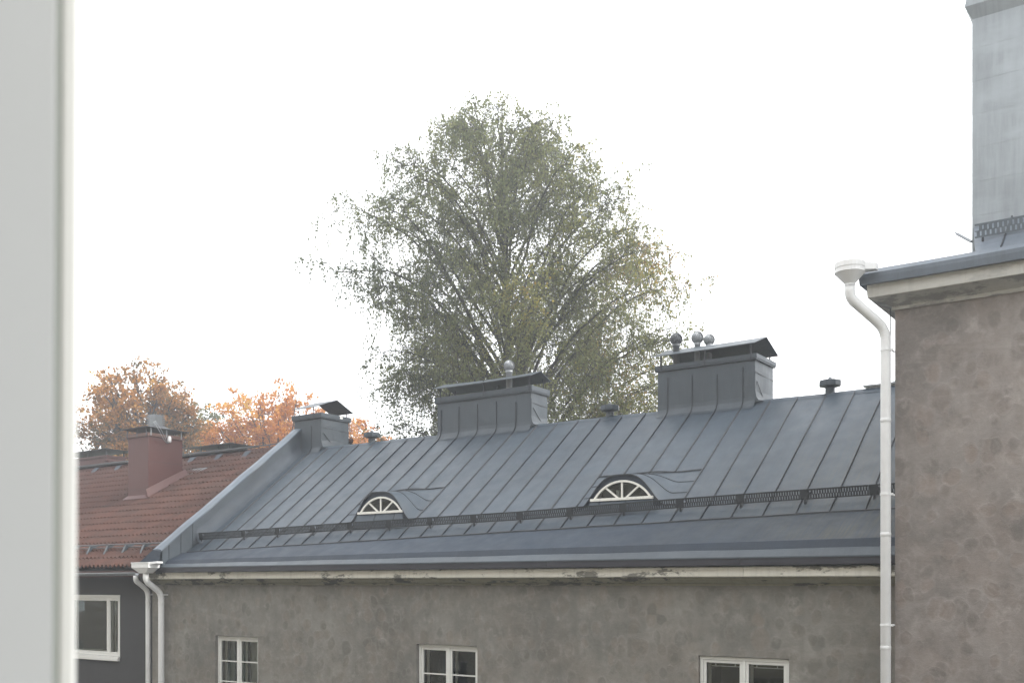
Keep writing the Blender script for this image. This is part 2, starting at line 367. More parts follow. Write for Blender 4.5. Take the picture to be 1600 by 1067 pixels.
# ============================================================ main building
RY, RZ, SL = 20.13, 3.765, .759
def zr(Y): return 1.236+SL*(Y-16.8)
NRM = Vector((0, -SL, 1)).normalized()
FY = 15.9; XL = -21.9; XR = -3.93; XP = -21.05
def yb(X): return 16.33+(X+20.0)*(16.8-16.33)/15.5
B = empty('apartment_building', (-12.5, 20, GZ))
tag(B, 'grey plastered apartment building with blue-grey standing seam roof, two arched dormers and three big chimneys', 'building')
H1, H2, H3 = (-19.53, -18.05), (-13.38, -11.85), (-7.256, -5.70)
holes = [(a, b, -2.80, -1.146) for a, b in (H1, H2, H3)]
wall_quads(XL, XR, GZ, .32, FY, holes, .18).build('wall', M_plaster, B)
m = MB(); m.face((XL,FY,GZ),(XL,24.4,GZ),(XL,24.4,.5),(XL,20.13,3.7),(XL,FY,.5)); m.face((XL,24.4,GZ),(XR,24.4,GZ),(XR,24.4,.5),(XL,24.4,.5)); m.build('rear_wall', M_plaster, B)
window(B, H1[0]+.01, H1[1]-.01, -2.79, -1.156, FY, 2, curtain=[(.02, .14), (.5, .98)], label='first window of the grey wall, six panes with pale curtains')
window(B, H2[0]+.01, H2[1]-.01, -2.79, -1.156, FY, 2, room=M_room_dark, label='middle window of the grey wall, six very dark panes')
w3 = window(B, H3[0]+.01, H3[1]-.01, -2.79, -1.156, FY, 0, inset=.05, room=M_blind, label='window nearest the tall white downpipe, two undivided panes')
for a, b in ((H3[0]+.14, -6.56), (-6.40, H3[1]-.14)):   # fixed top lights with small bars
    m = MB(); m.box(a-.03, b+.03, FY+.16, FY+.175, -1.325, -1.312)
    for t in (.18, .8): x = a+(b-a)*t; m.box(x-.007, x+.007, FY+.16, FY+.175, -1.312, -1.26)
    m.build('muntin', M_white, w3)
def dzc(x): return .016-.032*(x-XL)/(XR-XL)
cor = [(15.95,.165),(15.63,.165),(15.615,.18),(15.615,.32),(15.65,.336),(15.95,.336)]
cb = [XL+.02, -18.4, -13.0, -9.1, -6.35, XR]
for a, b in zip(cb, cb[1:]): extrude_x(cor, a+.002, b-.002, dzc, 6).build('cornice_band', M_cornice, B, bevel=.006)
extrude_x([(15.95,.02),(15.86,.028),(15.855,.055),(15.78,.075),(15.72,.12),(15.69,.162),(15.95,.162)], XL+.02, XR, dzc, 20).build('cornice_cove', M_cove, B)
# fascia, gutter lip, upstand and long eave sheets
bk = [XP-.15, -17.2, -13.2, -10.0, -6.36, XR]
for a, b in zip(bk, bk[1:]):
    extrude_x([(15.50,.337),(15.50,.462),(15.512,.466),(15.95,.466),(15.95,.337)], a+.003, b-.003, None, 2).build('fascia', M_fascia, B, bevel=.004)
    def g1(X): return .542+(.590-.542)*(X+20.4)/16
    def g2(X): return .640+(.732-.640)*(X+20.4)/16
    n = 10; rows = []
    for i in range(n+1):
        X = a+(b-a)*i/n; w_ = .004*math.sin(X*2.3)
        rows.append([(X,15.485,.448),(X,15.49,.470),(X,15.62,g1(X)+w_),(X,15.635,g1(X)+.004+w_)])
    m = MB(); m.skin(rows); m.build('gutter_lip', M_metal, B)
    rows = []
    for i in range(n+1):
        X = a+(b-a)*i/n; rows.append([(X,15.63,g1(X)-.01),(X,15.64,g1(X)+.012),(X,15.70,g2(X)-.004),(X,15.712,g2(X)+.002)])
    m = MB(); m.skin(rows); m.build('gutter_upstand', M_metal_dark, B)
    rows = []
    for i in range(n+1):
        X = a+(b-a)*i/n; Yb = yb(X); zb = zr(Yb); w_ = .006*math.sin(X*1.7+1)
        rows.append([(X,15.705,g2(X)-.006),(X,15.9,g2(X)+.08+w_),(X,(15.9+Yb)/2,(g2(X)+zb)/2+.06+w_),(X,Yb-.01,zb-.012)])
    m = MB(); m.skin(rows); m.build('eave_sheet', M_eave, B, smooth=True)
    rows = []
    for i in range(n+1):
        X = a+(b-a)*i/n; Yb = yb(X)+.006*math.sin(X*3.1); rows.append([(X,Yb-.03,zr(Yb)-.03),(X,Yb-.028,zr(Yb)+.006),(X,Yb+.01,zr(Yb)+.02),(X,Yb+.02,zr(Yb)+.002)])
    m = MB(); m.skin(rows); m.build('seam', M_seam, B)
# roof pans and standing seams
PITCH = .565; XS = [-20.59+PITCH*i for i in range(30)]
BOUND = [XP]+XS[:29]+[XR]; BOUND = [x for x in BOUND if x < XR-.1]+[XR]
DORM = [dict(c=-15.385, y=17.05, h=.665, w=.93, i0=7, i1=11, sx0=-15.985, sx1=-14.755, sz=1.645, top=1.985), dict(c=-9.385, y=17.15, h=.61, w=.93, i0=18, i1=22, sx0=-10.005, sx1=-8.758, sz=1.66, top=2.005)]
YTOP = 18.06
def bay_range(xa, xb):
    for d in DORM:
        if xa >= XS[d['i0']]-.01 and xb <= XS[d['i1']]+.01: return d
    return None
def pan(x0, x1, ya, yb_, name='roof_panel'):
    nx, ny = 5, max(3, int((yb_(0)-ya(0))/.35)); ph = random.random()*9; am = random.uniform(.002, .0055); rows = []
    for j in range(ny+1):
        row = []
        for i in range(nx+1):
            X = x0+(x1-x0)*i/nx; a_, b_ = ya(X), yb_(X); Y = a_+(b_-a_)*j/ny
            e = math.sin(math.pi*i/nx); d = am*e*(math.sin(Y*2.4+ph)+.6*math.sin(Y*5.3+ph*2+X*3))
            p = Vector((X, Y, zr(Y)))+NRM*d; row.append(tuple(p))
        rows.append(row)
    m = MB(); m.skin(rows); return m.build(name, M_roof, B, smooth=True)
def seam(x, y0, y1, j=0):
    m = MB(); n = 8; pts = []
    for i in range(n+1):
        Y = y0+(y1-y0)*i/n; pts.append(Vector((x+.004*math.sin(Y*3+x*5), Y, zr(Y)))-NRM*.002)
    rows = []
    for p in pts:
        rows.append([p+Vector((-.009,0,0)), p+Vector((-.007,0,0))+NRM*.028, p+Vector((.007,0,0))+NRM*.028, p+Vector((.009,0,0))])
    m.skin(rows); m.f.append((0,1,2,3)); k = n*4; m.f.append((k+3,k+2,k+1,k)); return m.build('seam', M_seam, B)
for a, b in zip(BOUND, BOUND[1:]):
    d = bay_range(a, b)
    if d:
        pan(a, b, yb, lambda X: d['y']); pan(a, b, lambda X: YTOP, lambda X: RY)
    else: pan(a, b, yb, lambda X: RY)
for i, x in enumerate(XS):
    if x > XR-.1: break
    d = next((d for d in DORM if d['i0'] < i < d['i1']), None)
    if d: seam(x, yb(x), d['y']-.005); seam(x, YTOP+.01, RY-.02)
    else: seam(x, yb(x), RY-.02)
m = MB(); m.face((XP,RY,RZ),(XR,RY,RZ),(XR,24.8,RZ-(24.8-RY)*SL),(XP,24.8,RZ-(24.8-RY)*SL)); m.build('rear_roof_slope', M_roof, B)
m = MB(); n = 40; rows = []
for i in range(n+1):
    X = XP+(XR-XP)*i/n; w_ = .006*math.sin(X*2.1)+.004*math.sin(X*5)
    rows.append([(X,RY-.09,zr(RY-.09)+.004),(X,RY-.05,zr(RY-.05)+.016+w_),(X,RY,RZ+.028+w_),(X,RY+.05,zr(RY-.05)+.01)])
m.skin(rows); m.build('ridge_cap', M_roof, B, smooth=True)
# ------------------------------------------------ dormers
def bell(t):
    t = abs(t); return 0 if t >= 1 else .5*(1+math.cos(math.pi*t**1.6))
for q, d in enumerate(DORM):
    xa, xb = XS[d['i0']]+.012, XS[d['i1']]-.012; c, h, w, yd = d['c'], d['h'], d['w'], d['y']
    D = (YTOP-.02-yd); nx, ny = 44, 16; rows = []
    def surf(X, Y):
        k = max(0, 1-(Y-yd)/D); return zr(Y)+.006+h*k*bell((X-c)/w)
    for j in range(ny+1):
        Y = yd-.03+(D+.04)*j/ny; rows.append([(xa+(xb-xa)*i/nx, Y, surf(xa+(xb-xa)*i/nx, max(Y, yd))-(0 if Y >= yd else (yd-Y)*.3)) for i in range(nx+1)])
    m = MB(); m.skin(rows); dm = m.build('dormer', M_roof, B, smooth=True)
    dm['label'] = ('smaller looking arched dormer left of the middle of the roof' if q == 0 else 'arched dormer nearer the white downpipe')
    # thickness of the front edge of the dormer sheet
    m = MB(); rr = [[(xa+(xb-xa)*i/nx, yd-.034, surf(xa+(xb-xa)*i/nx, yd)-.006+dz_) for i in range(nx+1)] for dz_ in (-.022, .006)]
    m.skin(rr); rr2 = [[(p[0], yd-.034+dy, p[2]) for p in rr[1]] for dy in (0, .02)]; m.skin(rr2); m.build('front_edge', M_seam, dm)
    # front wall: from the roof slope up to the bell
    m = MB(); arc = []
    R_ = ((d['sx1']-d['sx0'])**2/4+(d['top']-d['sz'])**2)/(2*(d['top']-d['sz'])); cx = (d['sx0']+d['sx1'])/2; cz = d['top']-R_
    def arch(X, off=0):
        t = (R_-off)**2-(X-cx)**2; return cz+math.sqrt(t) if t > 0 else -9
    n = 60; lo = []; hi = []
    for i in range(n+1):
        X = c-w+.01+(2*w-.02)*i/n; top = zr(yd)+h*bell((X-c)/w); base = zr(yd)-.03
        inside = d['sx0'] < X < d['sx1']
        lo.append((X, top, base, max(arch(X), d['sz']) if inside else None))
    for p, s in zip(lo, lo[1:]):
        if p[3] and s[3]:
            m.face((p[0],yd,p[3]),(s[0],yd,s[3]),(s[0],yd,s[1]),(p[0],yd,p[1])); m.face((p[0],yd,p[2]),(s[0],yd,s[2]),(s[0],yd,d['sz']),(p[0],yd,d['sz']))
        else: m.face((p[0],yd,p[2]),(s[0],yd,s[2]),(s[0],yd,s[1]),(p[0],yd,p[1]))
    m.build('front_wall', M_metal_dark, dm)
    # fan window: arch, sill and three bars
    m = MB(); rows = []; a0 = math.acos(min(1, ((d['sx1']-d['sx0'])/2)/R_))
    for i in range(29):
        a = a0+(math.pi-2*a0)*i/28; rows.append([(cx+math.cos(a)*r, y, cz+math.sin(a)*r) for r, y in ((R_, yd-.02), (R_-.038, yd-.02), (R_-.038, yd+.03), (R_, yd+.03))])
    m.skin(rows, True); m.build('window_frame', M_oldwhite, dm)
    m = MB(); m.box(d['sx0']-.05, d['sx1']+.04, yd-.05, yd+.03, d['sz']-.035, d['sz']+.018); m.build('sill', M_oldwhite, dm, bevel=.004)
    for a in (math.radians(38), math.radians(90), math.radians(142)):
        m = MB(); o_ = (cx+.12*math.cos(a)*.9, yd-.012, d['sz']+.01)
        dx, dz_ = math.cos(a), math.sin(a)
        t = .05
        while t < 1.2 and (o_[0]+dx*t-cx)**2+(o_[2]+dz_*t-cz)**2 < (R_-.02)**2: t += .01
        m.bar(o_, (o_[0]+dx*t, yd-.012, o_[2]+dz_*t), .032, .035, up=(0, 1, 0)); m.build('window_bar', M_oldwhite, dm)
    m = MB(); top = [(X, yd+.01, arch(X, .01)) for X in np.linspace(d['sx0']+.03, d['sx1']-.03, 22)]
    top = [p for p in top if p[2] > d['sz']]; m.face(*([(top[0][0], yd+.01, d['sz']), (top[-1][0], yd+.01, d['sz'])]+top[::-1])); m.build('pane', M_glass, dm)
    m = MB(); e = .55
    pts = [(X, Z) for X, Z in ((d['sx0']-.1, d['sz']-.1), (d['sx1']+.1, d['sz']-.1), (d['sx1']+.1, d['top']-.1), (cx, d['top']+.02), (d['sx0']-.1, d['top']-.1))]
    m.face(*[(x, yd+e, z) for x, z in pts])
    m.face((d['sx0']-.1,yd+.02,d['sz']-.02),(d['sx1']+.1,yd+.02,d['sz']-.02),(d['sx1']+.1,yd+e,d['sz']-.1),(d['sx0']-.1,yd+e,d['sz']-.1))
    m.build('attic_lining', M_room_dark, dm)
    if q == 1:
        m = MB(); m.box(-9.56, -9.50, yd+.1, yd+.16, d['sz']-.02, d['sz']+.17); m.build('attic_post', M_curtain, dm)
    # cross seams of the dormer cladding and the flashing line above it
    for yy, xs0, xs1 in ((yd+.28, xa, c-.35), (yd+.62, xa, c-.5), (yd+.30, c+.05, xb), (yd+.60, c+.0, xb)):
        m = MB(); rows = []
        for i in range(21):
            X = xs0+(xs1-xs0)*i/20; z = surf(X, yy); rows.append([(X,yy-.007,z-.002),(X,yy-.005,z+.012),(X,yy+.005,z+.013),(X,yy+.007,z+.002)])
        m.skin(rows); m.build('seam', M_seam, dm)
    m = MB(); rows = []
    for i in range(31):
        X = xa+(xb-xa)*i/30; yy = YTOP-.0+.012*math.sin(X*6); z = zr(yy)+.006+.02*bell((X-c)/w*1.3); rows.append([(X,yy-.014,z-.002),(X,yy-.012,z+.02),(X,yy+.012,z+.024),(X,yy+.016,z-.004)])
    m.skin(rows); m.build('flashing', M_seam, dm)
    ap = []        # concave apron of sheet from the sill down to the roof
    for k in range(9):
        t = k/8; yy = yd-.022-.20*t; zz = (d['sz']-.04)*(1-t)**1.6+(zr(yd-.222)+.008)*(1-(1-t)**1.6); wv = .66+.22*t
        ap.append([(c-.0+wv*u, yy, max(zz, zr(yy)+.008)) for u in np.linspace(-1, 1, 9)])
    m = MB(); m.skin(ap); m.build('apron', M_roof, dm, smooth=True)
    for x in [XS[i] for i in range(d['i0']+1, d['i1'])]:
        m = MB(); m.skin([[(x-.006, p[0][1], p[0][2]), (x-.004, p[0][1]-.006, p[0][2]+.016), (x+.004, p[0][1]-.006, p[0][2]+.016), (x+.006, p[0][1], p[0][2])] for p in ap]); m.build('seam', M_seam, dm)
    for x in []:       # short seams on the front wall below the sill
        m = MB(); m.box(x-.006, x+.006, yd-.018, yd-.001, zr(yd), d['sz']-.037); m.build('seam', M_seam, dm)
# ------------------------------------------------ snow guard, punched steel, in lengths
def gy(X):
    t = [(-21.0, 16.64), (-19.6, 16.66), (-16.2, 16.76), (-11.4, 16.84), (-7.9, 16.98), (-3.9, 17.08)]
    for (a, ya), (b, yb2) in zip(t, t[1:]):
        if X <= b: return ya+(yb2-ya)*(X-a)/(b-a)
    return t[-1][1]
def guard(parent, x0, x1, base, hgt=.165, cell=.045, blank=.15, mat=None):
    # base(X) -> (Y, z) of the lower edge
    m = MB(); nn = max(2, int(round((x1-x0-blank)/cell)))
    def P(X, v, t): y, z = base(X); return (X, y-.03*v/hgt+t, z+v)
    def plate(xa, xb, v0, v1):
        m.hexa([P(xa,v0,0),P(xb,v0,0),P(xb,v0,.006),P(xa,v0,.006)], [P(xa,v1,0),P(xb,v1,0),P(xb,v1,.006),P(xa,v1,.006)])
    lv = [0, .022, hgt*.5-.006, hgt*.5+.006, hgt-.02, hgt]
    plate(x0, x1, lv[0], lv[1]); plate(x0, x1, lv[4], lv[5]); plate(x0, x0+blank, lv[1], lv[4])
    plate(x0+blank, x1, lv[2], lv[3])
    c = (x1-x0-blank)/nn
    for i in range(nn):
        a = x0+blank+c*i; plate(a+c*.34, a+c, lv[1], lv[2]); b = a+c*.5
        plate(b+c*.34, min(b+c, x1), lv[3], lv[4])
    # folded top lip
    y0, z0 = base(x0); y1, z1 = base(x1)
    m.hexa([(x0,y0-.03,z0+hgt),(x1,y1-.03,z1+hgt),(x1,y1+.012,z1+hgt+.004),(x0,y0+.012,z0+hgt+.004)], [(x0,y0-.03,z0+hgt+.008),(x1,y1-.03,z1+hgt+.008),(x1,y1+.012,z1+hgt+.012),(x0,y0+.012,z0+hgt+.012)])
    return m.build('snow_guard', mat or M_guard, parent)
gx = [XP+.05]+[x for x in np.arange(-19.46, -4.2, 1.13)]+[XR-.01]
def gbase(X): y = gy(X); return y-.03, zr(y)+.045
for a, b in zip(gx, gx[1:]):
    gd = guard(B, a, b-.004, gbase)
    for xx in (a+.08,):
        y, z = gbase(xx); m = MB(); m.bar((xx, y+.0, zr(y+.0)-.005), (xx, y+.30, zr(y+.30)-.005), .035, .01, up=NRM)
        m.bar((xx, y+.28, zr(y+.28)), (xx, y-.02, z+.15), .03, .006, up=(0,-1,1)); m.bar((xx, y+.012, zr(y)-.01), (xx, y-.01, z+.15), .04, .008, up=(0,-1,0)); m.build('bracket', M_guard, gd)
# ------------------------------------------------ gable parapet on the left
PX0, PX1 = -21.30, -21.06
def pz(Y): return .905+SL*(Y-15.52)
m = MB(); ys = list(np.linspace(15.56, 20.06, 15))
m.skin([[(PX1+.012, y, zr(y)-.35 if y > 16.3 else .45) for y in ys], [(PX1+.012, y, pz(y)-.02) for y in ys]])
m.skin([[(PX0-.005, y, .36) for y in ys], [(PX0-.005, y, pz(y)-.02) for y in ys]])
m.face((PX0-.005,15.56,.30),(PX1+.012,15.56,.30),(PX1+.012,15.56,pz(15.56)-.02),(PX0-.005,15.56,pz(15.56)-.02))
m.build('parapet', M_metal, B)
rows = []
for i in range(40):
    y = 15.50+(20.1-15.50)*i/39; z = pz(y)+.006*math.sin(y*3.2)+.004*math.sin(y*7); k = .006*math.sin(y*4.1+1)
    rows.append([(PX0-.03,y,z-.05),(PX0-.03,y,z),(PX0+.12,y,z+.012+k),(PX1+.05,y,z-.012+k),(PX1+.052+k,y,z-.05)])
m = MB(); m.skin(rows); m.f.append((0,1,2,3,4)); m.build('parapet_coping', M_cope, B, smooth=False)
rows = []      # concave flashing where the pans meet the parapet
for y in np.linspace(16.55, 20.02, 12):
    rows.append([(PX1+.014, y, zr(y)+.34),(PX1+.022, y, zr(y)+.20),(PX1+.05, y, zr(y)+.10),(PX1+.12, y, zr(y)+.035),(PX1+.24, y, zr(y)+.006)])
m = MB(); m.skin(rows); m.build('valley_flashing', M_flash, B, smooth=True)
for y in (15.75, 16.1, 16.45):
    m = MB(); m.box(PX1+.012, PX1+.024, y-.006, y+.006, max(.5, zr(y)-.3), pz(y)-.04); m.build('seam', M_seam, B)
m = MB()       # sheet corner over the eave end
A = [(-21.95,15.45,.50),(PX0-.03,15.50,pz(15.5)),(PX0-.03,15.9,pz(15.9)),(-21.95,15.9,.62)]
m.face(*A); m.face((-21.95,15.45,.50),(-21.95,15.45,.36),(PX1+.0,15.45,.36),(PX1+.0,15.49,.62),(PX1+.05,15.5,pz(15.5)-.05),(PX0-.03,15.5,pz(15.5))); m.build('eave_corner_sheet', M_metal_dark, B)
# ------------------------------------------------ chimneys
def hood(parent, x0, x1, yf, zf, ya, za, yr, z_r, mat, sag=0, posts=3, capz=4.7, n=9):
    m = MB(); rows = []
    for i in range(n):
        t = i/(n-1); x = x0+(x1-x0)*t; s = -sag*math.sin(math.pi*t)
        rows.append([(x,yf,zf+s*.5),(x,ya,za+s),(x,yr,z_r+s*.5),(x,yr,z_r+s*.5-.012),(x,ya,za+s-.014),(x,yf,zf+s*.5-.014)])
    m.skin(rows, True); k = (n-1)*6; m.f.append((5,4,3,2,1,0)); m.f.append((k,k+1,k+2,k+3,k+4,k+5)); h = m.build('hood', mat, parent)
    for i in range(posts):
        x = x0+.13+(x1-x0-.26)*i/(posts-1)
        for y, z in ((yf+.14, zf+.14*(za-zf)/(ya-yf)), (yr-.14, z_r+.14*(za-z_r)/(yr-ya))):
            p = MB(); p.box(x-.016, x+.016, y-.004, y+.004, capz-.11, z); p.build('hood_post', M_seam, parent)
    return h
def chimney(x0, x1, yr, ztop, cap0, cap1, hd, label, seams, sag=0, posts=3):
    yf = 20.05; m = MB(); zb = zr(yf)
    prof = [(yf-.13, zr(yf-.13)+.010), (yf-.07, zr(yf-.07)+.020), (yf-.03, zb+.035), (yf-.008, zb+.09), (yf, zb+.17), (yf, ztop)]
    xs = list(np.linspace(x0, x1, 14)); ph = random.random()*6
    m.skin([[(x, y+.004*math.sin(x*9+ph), z) for x in xs] for y, z in prof])
    # right end with a concave foot
    xe = [(x1+.16, RZ+.0), (x1+.07, RZ+.03), (x1+.025, RZ+.10), (x1, RZ+.24), (x1, ztop)]
    yy = list(np.linspace(yf-.0, yr, 8))
    m.skin([[(x+(.009*math.sin(y*7+ph+z*1.5)*(z > RZ+.2)*(z < ztop-.1)), y, z-(max(0, y-RY)*.0)) for y in yy] for x, z in xe[:4]+[(x1+.004, RZ+.24+(ztop-RZ-.24)*.35), (x1+.006, RZ+.24+(ztop-RZ-.24)*.7)]+xe[4:]])
    for (xa_, za_), (xb_, zb_) in zip(xe[:3], xe[1:4]): m.face((x1-.01, yf, za_-.02), (xa_, yf, za_), (xb_, yf, zb_), (x1-.01, yf, zb_))
    m.face((x1,yf,zb-.3),(x1,yr,zb-.6),(x1,yr,RZ+.24),(x1,yf,RZ+.24))
    m.face((x0,yr,2.6),(x0,yf,3.4),(x0,yf,ztop),(x0,yr,ztop)); m.face((x1,yr,2.6),(x0,yr,2.6),(x0,yr,ztop),(x1,yr,ztop)); m.face((x0,yf,ztop),(x1,yf,ztop),(x1,yr,ztop),(x0,yr,ztop))
    c = m.build('chimney', M_metal, B); c['label'] = label
    q = MB(); q.box(x0-.055, x1+.055, yf-.055, yr+.05, cap0, cap1); q.box(x0-.045, x1+.045, yf-.045, yr+.04, cap0-.03, cap0-.001); q.build('cap_band', M_metal, c, bevel=.006)
    for x in seams:
        s = MB(); pts = [(y-.0, z) for y, z in prof[:-1]]+[(yf, ztop-random.uniform(.12, .22))]
        s.skin([[(x-.007,y,z),(x-.006,y-.02,z+.008),(x+.006,y-.02,z+.008),(x+.007,y,z)] for y, z in pts]); s.build('seam', M_seam, c)
    s = MB(); s.bar((x1+.006, yf+.08, RZ+.42), (x1+.006, min(yr, yf+.5), RZ+.06), .012, .012, up=(1,0,0)); s.bar((x1+.004, yf+.01, ztop-.24), (x1+.004, yr, ztop-.27), .012, .01, up=(1,0,0)); s.build('end_seam', M_seam, c)
    hood(c, hd[0], hd[1], *hd[2:], M_metal_dark if 0 else M_metal, sag, posts, cap1)
    return c
X = XS
c1 = chimney(-21.28, -20.24, 21.12, 4.57, 4.61, 4.72, (-21.16, -20.33, 19.85, 4.865, 20.76, 5.18, 21.40, 4.90), 'smallest of the three big roof chimneys, at the parapet end', [-20.60], 0, 2)
m = MB(); m.box(-20.20, -20.182, 20.72, 20.82, 4.64, 4.70); m.build('maker_plate', M_white, c1)
c2 = chimney(-16.18, -13.38, 20.74, 4.545, 4.575, 4.695, (-16.18, -13.26, 19.85, 4.895, 20.30, 5.065, 20.73, 4.89), 'long chimney in the middle of the ridge under a sagging hood', [x for x in XS if -16.15 < x < -13.5], .03, 3)
c3 = chimney(-10.09, -7.90, 21.06, 4.61, 4.645, 4.735, (-10.12, -7.84, 19.85, 4.92, 20.53, 5.17, 21.20, 4.905), 'chimney nearest the tall white downpipe, with three ball vents', [x for x in XS if -10.05 < x < -8.0], .01, 3)
m = MB(); m.box(-10.12, -7.845, 21.2, 21.206, 4.885, 4.903); m.build('hood_edge_trim', M_orange, c3)
def turbine(c, x, y, z, r, neck, zb, mat, label):
    m = MB(); nb = 18
    core = [(.0, -r*.9), (r*.55, -r*.82), (r*.82, -r*.4), (r*.86, 0), (r*.75, r*.45), (r*.4, r*.82), (0, r*.95)]
    m.lathe((x, y, z), core, 14)
    for k in range(nb):
        a = 2*math.pi*k/nb; rows = []
        for j in range(9):
            t = -1.15+2.3*j/8; rr = r*math.cos(t); zz = z+r*math.sin(t)*.97; tw = a+.25*math.sin(t)
            rows.append([(x+rr*math.cos(tw), y+rr*math.sin(tw), zz), (x+rr*.8*math.cos(tw+.20), y+rr*.8*math.sin(tw+.20), zz)])
        m.skin(rows)
    m.lathe((x, y, z), [(0, r*.98), (r*.42, r*.95), (r*.42, r*.86)], 14)
    t = m.build('turbine_vent', mat, B, smooth=False); t['label'] = label
    n = MB(); n.lathe((x, y, 0), [(neck, zb), (neck, z-r*1.25), (neck*1.15, z-r*1.2), (neck*1.15, z-r*.82), (neck, z-r*.8)], 20); n.build('vent_neck', M_galv if mat is M_galv else M_galv_dark, t, smooth=True)
def at(px, py, Y):
    fx, fy, rx, ry = -math.sin(TH), math.cos(TH), math.cos(TH), math.sin(TH); k = (px-800)/1610
    dx, dy, dz = fx+k*rx, fy+k*ry, (916-py)/1610; s = Y/dy; return dx*s, Y, dz*s
turbine(c2, -14.18, 20.30, 5.294, .138, .075, 4.70, M_galv, 'single silver ball vent on the middle chimney')
turbine(c3, -9.755, 20.25, 5.32, .135, .07, 4.74, M_galv_dark, 'darkest ball vent, left of the three')
turbine(c3, -9.467, 20.70, 5.40, .135, .062, 4.74, M_galv, 'middle ball vent of the three')
turbine(c3, -9.237, 20.80, 5.345, .125, .062, 4.74, M_galv, 'right-hand ball vent of the three')
for x, lab in ((-18.525, 'vent pipe nearest the small chimney'), (-11.358, 'vent pipe between the two long chimneys'), (-6.416, 'vent pipe between the last chimney and the white downpipe')):
    m = MB(); m.lathe((x, 20.2, 0), [(.092, 3.6), (.092, 3.93)], 16); v = m.build('vent_pipe', M_metal, B, smooth=True); v['label'] = lab
    m = MB(); m.lathe((x, 20.2, 3.9), [(.09, 0), (.215, .035), (.215, .135), (.17, .15), (.05, .165), (.03, .20), (0, .215)], 8); m.build('vent_cap', M_metal, v)
m = MB(); m.box(-5.75, -4.3, 20.1, 20.9, 3.83, 3.86); m.box(-5.7, -4.3, 20.14, 20.8, 3.7, 3.83); m.build('roof_hatch', M_galv, B)
m = MB(); m.hexa([(-5.30,20.2,3.862),(-4.5,20.2,3.862),(-4.5,20.5,3.862),(-5.30,20.5,3.862)], [(-5.0,20.3,4.0),(-4.8,20.3,4.0),(-4.8,20.4,4.0),(-5.0,20.4,4.0)]); m.build('hatch_cover', M_galv, B)

def bend(P, r=.12, n=7):
    # round the corners of a polyline
    P = [Vector(p) for p in P]; out = [P[0]]
    for a, b, c in zip(P, P[1:], P[2:]):
        d = min(r, (b-a).length*.45, (c-b).length*.45); p0 = b+(a-b).normalized()*d; p1 = b+(c-b).normalized()*d
        for i in range(n+1):
            t = i/n; out.append(p0*(1-t)**2+b*2*t*(1-t)+p1*t*t)
    return out+[P[-1]]
def downpipe(parent, P, r, wallY, zs, joints, label=None, rad=.16):
    c = bend(P, rad); m = MB(); m.tube(c, r, 20)
    for k in range(1, len(c)-1):                   # pleats of the bends
        a, b, d = c[k-1], c[k], c[k+1]
        if (b-a).normalized().dot((d-b).normalized()) < .9995:
            t = (d-a).normalized(); m.tube([b-t*.005, b-t*.003, b+t*.003, b+t*.005], [r, r*1.035, r*1.035, r], 20, caps=False)
    p = m.build('downpipe', M_pipe, parent, smooth=True)
    if label: p['label'] = label
    x, y = P[-1][0], P[-1][1]
    for z in joints:
        q = MB(); q.lathe((x, y, z), [(r, -.004), (r*1.05, -.002), (r*1.05, .05), (r, .055)], 20); q.build('pipe_joint', M_pipe, p, smooth=True)
    for z in zs:
        q = MB(); q.lathe((x, y, z), [(r, -.014), (r*1.10, -.014), (r*1.10, .014), (r, .014)], 20); q.bar((x+r*1.05, y, z-.012), (x+r*1.05, wallY, z-.012), .012, .024); q.box(x+r, x+r*1.45, y-.012, y+.012, z-.016, z+.016); q.build('pipe_bracket', M_pipe, p)
    return p
# left downpipe of the main building with its box hopper
dp = downpipe(B, [(-21.36,15.33,.34),(-21.36,15.33,.13),(-21.36,15.76,-.16),(-21.36,15.76,GZ+.2)], .071, FY, [-.20,-2.4,-4.6], [-.42,-2.9,-5.4], 'shorter visible white downpipe below the box hopper at the left end of the eave')
m = MB(); m.hexa([(-21.49,15.24,.32),(-21.24,15.24,.32),(-21.24,15.44,.32),(-21.49,15.44,.32)], [(-21.70,15.18,.445),(-21.06,15.18,.445),(-21.06,15.49,.445),(-21.70,15.49,.445)])
m.box(-21.71, -21.05, 15.17, 15.49, .447, .575); m.box(-21.72, -21.04, 15.16, 15.49, .555, .58)
m.hexa([(-21.05,15.2,.52),(-21.05,15.47,.52),(-21.05,15.47,.585),(-21.05,15.2,.585)], [(-20.90,15.3,.555),(-20.90,15.47,.555),(-20.90,15.47,.60),(-20.90,15.3,.60)]); m.build('hopper', M_pipe, dp, bevel=.004)

# ============================================================ tall neighbour on the right
R = empty('tall_building', (4, 21, GZ))
tag(R, 'taller brown-grey plastered building at the right edge with a pale cornice and sheet-clad tower', 'building')
XW, YW = -3.937, 15.35
wall_quads(XW, 13, GZ, 4.02, YW, [], 0).build('wall', M_plaster_r, R)
m = MB(); m.face((XW,YW,GZ),(XW,YW,4.02),(XW,30,4.02),(XW,30,GZ)); m.build('side_wall', M_plaster_r, R)
def ring(prof, mat, name, dz=None):
    m = MB(); rows = []
    for o, z in prof:
        P = [(13, YW-o, z)]+[(XW-o+(13-XW+o)*(1-i/24), YW-o, z+.004*math.sin(i*1.3)) for i in range(1, 25)]+[(XW-o, YW-o+1e-4, z), (XW-o, 30, z)]
        rows.append(P)
    m.skin(rows); return m.build(name, mat, R)
ring([(-.02,3.985),(.025,3.975),(.035,3.99),(.035,4.03),(.07,4.045),(.085,4.055)], M_cove_r, 'cornice_moulding')
ring([(.085,4.056),(.19,4.10),(.29,4.130)], M_cove_r, 'soffit')
ring([(.285,4.129),(.305,4.136),(.310,4.20),(.312,4.315),(.335,4.322)], M_cornice_r, 'cornice_band')
